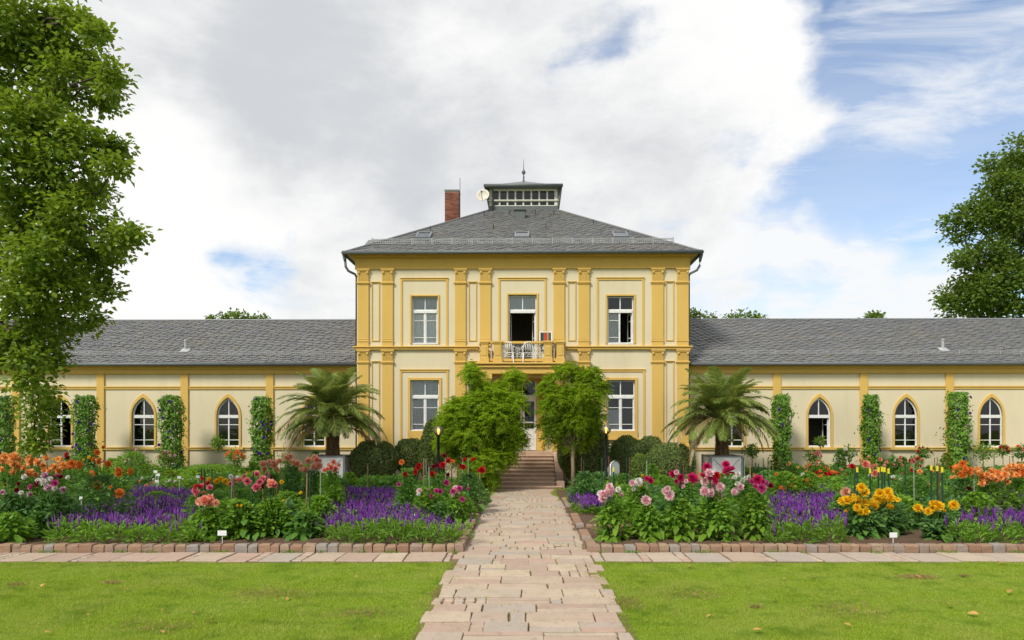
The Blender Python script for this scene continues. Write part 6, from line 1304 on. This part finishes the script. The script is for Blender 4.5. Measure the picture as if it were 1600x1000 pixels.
def inside(poly, x, y):
    c = False; n = len(poly)
    for i in range(n):
        (x1, y1), (x2, y2) = poly[i], poly[i - 1]
        if (y1 > y) != (y2 > y) and x < (x2 - x1) * (y - y1) / (y2 - y1) + x1: c = not c
    return c
POLYS = []
def drift(poly, label, flabel, group, seed, sp=.50):
    r = random.Random(seed); y = 13.55; row = 0; POLYS.append(poly)
    while y < 25.0:
        x = -17 + (.5 * sp if row % 2 else 0)
        while x < 18:
            X, Y = x + r.uniform(-.08, .08), y + r.uniform(-.08, .08); px, py = CX + F * X / Y, HY + F * (EYE - .07) / Y
            if inside(poly, px, py):
                front = Y < 14.05; mid = Y < 14.45
                f, s = r.choice(SALG if front else (SALT if mid else SAL)); o = link('salvia_plant', f, None); o.location = (X, Y, .07); o.rotation_euler = (0, 0, r.uniform(0, 6.28)); k = r.uniform(.9, 1.15); kk = k * 1.22; o.scale = (kk, kk, k * (1.5 if front else 1.25 if mid else 1.0) * r.uniform(.9, 1.1) * (.95 + .12 * math.sin(X * 3 + Y * 2)))
                c = link('flower_spikes', s, None, o); c['kind'] = 'stuff'
                tag(o, flabel if front else label, 'salvia', group + (' front row' if front else ''))
            x += sp
        y += sp * .9; row += 1
drift([(62, 856), (302, 856), (302, 776), (225, 776), (168, 802), (108, 832)], 'purple salvia in the drift between the orange and the peach dahlias at left', 'green leafy salvia in the front row left of the white name plate', 'left purple salvia drift', 1)
drift([(503, 856), (716, 856), (722, 838), (655, 812), (626, 803), (620, 777), (548, 777), (540, 797), (508, 812), (488, 838)], 'purple salvia in the drift left of the path before the ball shrub', 'green leafy salvia in the front row between name plate and path', 'middle purple salvia drift', 2)
drift([(1206, 856), (1316, 856), (1322, 815), (1304, 787), (1290, 778), (1214, 786), (1204, 832)], 'purple salvia in the drift between magenta and golden dahlias', 'green leafy salvia in the front row left of the golden dahlias', 'purple salvia drift of the right bed', 3)
drift([(1490, 856), (1608, 856), (1608, 778), (1522, 782), (1492, 808)], 'purple salvia in the drift at the right edge', 'green leafy salvia in the front row at the right edge', 'rightmost purple salvia drift', 4)
drift([(906, 806), (940, 806), (940, 792), (906, 792)], 'purple salvia beside the right path kerb', 'green salvia beside the right path kerb', 'small salvia clump at the path', 5, .3)

# low green growth that closes the gaps between the flowering plants
def fillers(x0, x1, y0, y1, sp, seed):
    r = random.Random(seed); g = np.random.default_rng(900 + seed); y = y0; parts = {m: [] for m in ('dahlia_leaf', 'dahlia_leaf_bright', 'dahlia_leaf_blue')}
    while y < y1:
        x = x0 + r.uniform(0, sp)
        while x < x1:
            X, Y = x + r.uniform(-.2, .2), y + r.uniform(-.2, .2); k = r.uniform(.8, 1.25); px = CX + F * X / Y; base = HY + F * (EYE - .07) / Y; top = HY + F * (EYE - .07 - .6 * k) / Y
            hit = any(inside(p, px + dx, q) for p in POLYS for dx in (-14, 14) for q in (base, base - 6, (base + top) / 2))
            if -30 < px < 1630 and not hit and not (845 < base and 930 > px > 700):
                n = 420; a = g.uniform(0, 6.28, n); z = .03 + .5 * g.random(n); q = .42 * np.sqrt(np.clip(1.05 - (z / .56) ** 2, .05, 1)) * g.random(n) ** .45; out = np.stack([np.cos(a), np.sin(a), np.zeros(n)], 1)
                P = np.stack([X + k * q * np.cos(a), Y + k * q * np.sin(a), .07 + k * z], 1); parts[r.choice(sorted(parts))].append((P, norm(out + np.array([0, 0, .35]) + g.normal(0, .45, (n, 3))), norm(np.array([0, 0, 1.0]) + out * .3 + g.normal(0, .4, (n, 3))), g.uniform(.09, .17, n) * k))
            x += sp
        y += sp
    for m in sorted(parts):
        P, A, U, L_ = (np.concatenate(c) for c in zip(*parts[m]))
        o = link('low_foliage', scatter_mesh('low_foliage', P, A, U, L_, L_ * .5, DIAMOND, m), None); o['kind'] = 'stuff'
fillers(-15, -1.6, 14.7, 24.6, .95, 1); fillers(1.75, 15, 15.7, 24.6, .95, 2); fillers(-21, -6.5, 27.8, 29.6, .9, 3); fillers(8.0, 21, 27.8, 29.6, .9, 4)

# ------------------------------------------------------------------ stakes, plates, lamps, sign
def stake(px, yt, yb, Y, kind):
    x = wx(px, Y); h = wz(yt, Y); cap = kind == 'capped'; r = {'capped': .020, 'green': .016, 'brown': .014, 'bamboo': .016, 'pale': .014}[kind]
    rg = 'right' if px > 1240 else ('path' if px > 816 else 'left')
    lab = {'capped': 'dark green plant stake with yellow cap ' + ('left of the gap with the lone lemon bloom' if px < 1410 else 'right of the lone lemon bloom'), 'green': 'plain dark green plant stake', 'brown': 'thin rusty brown plant stake', 'bamboo': 'straw coloured bamboo stake', 'pale': 'thin pale green plant stake'}[kind]
    if kind != 'capped': lab += {'right': ' among the golden and orange dahlias', 'path': ' between the steps and the right palm', 'left': ' in the bed left of the path'}[rg]
    m = {'capped': 'stake_green', 'green': 'stake_green', 'brown': 'stake_brown', 'bamboo': 'bamboo', 'pale': 'stake_pale'}[kind]; rr = random.Random(px); lx = rr.uniform(-.03, .03)
    t = thing('plant_stake', lab, 'stake', (x, Y, 0), 0, lab + 's')
    MB().tube([(0, 0, 0), (lx, 0, h)], r, 7).build('rod', M[m], t)
    if cap: MB().tube([(lx * .94, 0, h - .10), (lx, 0, h + .012)], r + .006, 7).build('cap', M['stake_yellow'], t)
for s_ in [(1340, 731, 0, 16.0, 'capped'), (1361, 733, 0, 15.9, 'capped'), (1372, 731, 0, 16.1, 'capped'), (1378.6, 730, 0, 15.6, 'capped'), (1382.5, 731, 0, 16.2, 'capped'), (1390, 733, 0, 15.5, 'capped'), (1455, 728, 0, 15.8, 'capped'), (1465.5, 729, 0, 15.4, 'capped'), (1474, 731, 0, 15.3, 'capped'),
           (1335, 729, 0, 16.2, 'green'), (1416, 724, 0, 17.2, 'green'), (1522, 729, 0, 17.0, 'pale'), (1469, 724, 0, 16.4, 'brown'), (1429, 726, 0, 17.2, 'pale'), (1553, 714, 0, 26.5, 'green'), (1577, 712, 0, 26.8, 'bamboo'), (1583, 712, 0, 26.6, 'green'), (1460, 715, 0, 27.0, 'brown'), (1465, 714, 0, 26.8, 'brown'),
           (1162, 715, 0, 24.0, 'green'), (1164, 717, 0, 24.2, 'pale'), (1172, 727, 0, 20.5, 'bamboo'), (1181, 723, 0, 22.5, 'green'), (1185.5, 724, 0, 22.6, 'green'), (1193, 716, 0, 23.2, 'green'), (1199, 715, 0, 23.4, 'green'), (1231, 716, 0, 23.4, 'green'), (1262, 715, 0, 24, 'bamboo'), (908, 714, 0, 21.5, 'brown'), (912, 718, 0, 19.8, 'green'), (941, 715, 0, 19.6, 'green'), (953, 713, 0, 19.5, 'brown'), (979, 714, 0, 20.5, 'green'), (983, 715, 0, 20.4, 'brown'), (959, 731, 0, 18.4, 'capped'),
           (1005, 730, 0, 17.4, 'green'), (1011, 720, 0, 19.0, 'pale'), (1018, 714, 0, 20.2, 'green'), (1058, 722, 0, 17.6, 'brown'), (1064, 721, 0, 17.0, 'green'), (1066.5, 722, 0, 17.2, 'brown'),
           (332, 733, 0, 15.8, 'green'), (315, 732, 0, 17.0, 'green'), (320, 733, 0, 17.1, 'green'), (394, 738, 0, 16.6, 'green'), (484, 736, 0, 15.6, 'green'), (478, 740, 0, 15.7, 'bamboo'), (361, 745, 0, 16.4, 'pale'), (367, 748, 0, 15.8, 'brown'), (419, 722, 0, 18.4, 'pale'), (432, 752, 0, 15.2, 'brown'), (412, 758, 0, 15.2, 'bamboo'), (440, 736, 0, 18.2, 'bamboo'), (575, 724, 0, 21.5, 'bamboo'), (662, 717, 0, 19.5, 'bamboo'), (667, 717, 0, 19.6, 'pale'), (672, 730, 0, 18.0, 'pale'), (697, 713, 0, 19.8, 'pale'), (705, 730, 0, 18.4, 'brown'), (715, 725, 0, 18.2, 'brown'), (723, 716, 0, 19.8, 'pale'), (731, 716, 0, 19.8, 'pale'), (749, 734, 0, 20.0, 'bamboo'), (500, 735, 0, 16.4, 'pale')]:
    stake(*s_)
def name_plate(label, px, ytop, ybot, w, Y, tilt=0):
    x = wx(px, Y); zt, zb = wz(ytop, Y), wz(ybot, Y); t = thing('name_plate', label, 'plant label', (x, Y, 0)); ww = w / F * Y / 2
    MB().tube([(0, .012, 0), (0, .012, zb + .01)], .007, 5).build('rod', M['white_paint'], t)
    MB().box(-ww, ww, -.004, .004, zb, zt).build('plate', M['white_plastic'], t, bevel=.002)
name_plate('white name plate on a rod at the front of the left bed', 347, 829, 837, 14, 13.6); name_plate('white name plate on a rod below the golden dahlias', 1396, 832, 840, 12, 13.6)
name_plate('small white tag on a rod left of the purple salvias', 126.5, 776, 781, 5, 15.4); name_plate('small white tag on a rod among the purple salvias by the path', 646, 803, 808, 5, 16.4)
for i, (px, yt) in enumerate(((243, 735), (247, 740), (280, 744), (245, 750), (309, 743), (371, 743))): name_plate(['upper of the two overlapping white tags by the lime mound', 'lower of the two overlapping white tags by the lime mound', 'white tag in front of the left hedge', 'white tag just behind the left purple drift', 'white tag between hedge and red dahlias', 'white tag above the salmon red dahlia'][i], px, yt, yt + 4, 6, 22.5 - i * .2)
def mk_glow():
    m, nt, out = new_mat('bulb'); e = nt.nodes.new('ShaderNodeEmission'); e.inputs[0].default_value = (1.0, .55, .10, 1); e.inputs[1].default_value = 1.6; nt.links.new(e.outputs[0], out.inputs['Surface'])
    m, nt, out = new_mat('smoked_globe'); t = nt.nodes.new('ShaderNodeBsdfTransparent'); t.inputs[0].default_value = (.72, .68, .60, 1); g = nt.nodes.new('ShaderNodeBsdfGlossy'); g.inputs['Roughness'].default_value = .06
    d = nt.nodes.new('ShaderNodeBsdfDiffuse'); d.inputs[0].default_value = (.45, .42, .36, 1); m2 = nt.nodes.new('ShaderNodeMixShader'); m2.inputs[0].default_value = .22; nt.links.new(t.outputs[0], m2.inputs[1]); nt.links.new(d.outputs[0], m2.inputs[2])
    f = nt.nodes.new('ShaderNodeFresnel'); f.inputs[0].default_value = 1.45; ms = nt.nodes.new('ShaderNodeMixShader'); nt.links.new(f.outputs[0], ms.inputs[0]); nt.links.new(m2.outputs[0], ms.inputs[1]); nt.links.new(g.outputs[0], ms.inputs[2]); nt.links.new(ms.outputs[0], out.inputs['Surface'])
mk_glow()
def lamp(label, px, py, Y):
    x, z = wx(px, Y), wz(py, Y); R = 7.6 / F * Y; t = thing('globe_lamp', label, 'lamp', (x, Y, 0))
    MB().lathe([(.07, 0), (.07, .25), (.05, .28), (.05, z - R - .02), (.075, z - R - .015), (.08, z - R + .03), (.04, z - R + .04)], (0, 0, 0), 14).build('pole', M['dark_metal'], t, True)
    prof = [(R * math.sin(a), z - R * math.cos(a)) for a in [math.radians(18 + 162 * k / 14) for k in range(15)]]; prof[-1] = (.004, prof[-1][1])
    MB().lathe(prof, (0, 0, 0), 22).build('globe', M['smoked_globe'], t, True)
    MB().lathe([(.02, z - R + .04), (.03, z - .06), (.05, z + .0), (.045, z + .05), (.015, z + .085)], (0, 0, 0), 10).build('bulb', M['bulb'], t, True)
lamp('lit globe lamp on black pole left of the steps', 685, 673, 24.2); lamp('lit globe lamp on black pole right of the steps', 947, 671, 24.2)
def sign_board():
    Y = 23.6; x = wx(960.5, Y); t = thing('sign_board', 'white arch-topped sign board turned sideways beside the right lamp', 'sign', (x, Y, 0), math.radians(52)); w = .30; z0, z1, z2 = .45, wz(728, Y), wz(720, Y)
    pts = [(-w, z0), (w, z0), (w, z1)] + [(w * math.cos(a), z1 + (z2 - z1) * math.sin(a)) for a in [math.pi * k / 10 for k in range(1, 10)]] + [(-w, z1)]
    MB().prism(pts, -.02, .02).build('panel', M['white_paint'], t, bevel=.004)
    i_ = [(p[0] * .9, z0 + .03 + (p[1] - z0) * .95 - .02) for p in pts]; MB().ring(pts, i_, -.03, -.021, True).build('edge', M['grey_frame'], t)
    for s in (-1, 1): MB().box(s * w - .025, s * w + .025, .021, .06, 0, z1).build('leg', M['grey_frame'], t)
sign_board()
# ------------------------------------------------------------------ on the balcony
def chair(label, x, Y, rz, z=5.076):
    t = thing('garden_chair', label, 'chair', (x, Y, z), rz, None)
    MB().add([(-.24, -.24, .42), (.24, -.24, .42), (.22, .22, .40), (-.22, .22, .40), (-.24, -.24, .45), (.24, -.24, .45), (.22, .22, .43), (-.22, .22, .43)], [(0, 3, 2, 1), (4, 5, 6, 7), (0, 1, 5, 4), (1, 2, 6, 5), (2, 3, 7, 6), (3, 0, 4, 7)]).build('seat', M['white_plastic'], t, bevel=.01)
    for sx in (-1, 1):
        for sy in (-1, 1): MB().tube([(sx * .21, sy * .2, .42), (sx * .26, sy * .26, 0)], [.028, .02], 6).build('leg', M['white_plastic'], t)
        MB().tube([(sx * .25, -.22, .44), (sx * .28, -.2, .64), (sx * .28, .0, .66), (sx * .24, .24, .66)], .022, 6).build('armrest', M['white_plastic'], t, True)
    b = MB(); arc = [(-.24, .22, .44), (-.235, .27, .70), (-.17, .30, .82), (0, .31, .86), (.17, .30, .82), (.235, .27, .70), (.24, .22, .44)]; b.tube(arc, .024, 6)
    for k in range(-2, 3): b.tube([(k * .075, .235, .46), (k * .08, .29, .80)], .017, 5)
    b.build('backrest', M['white_plastic'], t, True)
chair('left white plastic chair behind the balcony grille', wx(797, 29.3), 29.30, math.radians(160)); chair('right white plastic chair behind the balcony grille', wx(824, 29.3), 29.30, math.radians(195))
def striped_chair():
    Y = 29.32; x = wx(853, Y); z = 5.076; t = thing('striped_chair', 'tall white framed folding chair with red and dark striped fabric on the balcony', 'chair', (x, Y, z), math.radians(4)); zt = wz(518.5, Y) - z; w = .25; fr = MB()
    for s in (-1, 1): fr.tube([(s * w, -.20, 0), (s * w, -.02, .5), (s * w, .08, zt)], .022, 6); fr.tube([(s * (w - .04), .28, 0), (s * (w - .04), -.1, .52)], .018, 6)
    fr.tube([(-w, .08, zt), (w, .08, zt)], .022, 6); fr.tube([(-w, -.01, .55), (w, -.01, .55)], .018, 6); fr.build('frame', M['white_plastic'], t)
    MB().box(-w + .02, w - .02, -.32, .0, .50, .52).build('seat', M['dark_cloth'], t)
    cols = ['dark_cloth', 'dark_cloth', 'green_cloth', 'red_cloth', 'red_cloth', 'mustard_cloth', 'green_cloth', 'dark_cloth']; q = (2 * w - .05) / len(cols)
    for i, c in enumerate(cols):
        a = -w + .025 + q * i; MB().add([(a, .0, .56), (a + q - .001, .0, .56), (a + q - .001, .065, zt - .03), (a, .065, zt - .03), (a, .012, .56), (a + q - .001, .012, .56), (a + q - .001, .077, zt - .03), (a, .077, zt - .03)], [(0, 1, 2, 3), (4, 7, 6, 5), (0, 4, 5, 1), (2, 6, 7, 3), (0, 3, 7, 4), (1, 5, 6, 2)]).build('fabric_stripe', M[c], t)
striped_chair()
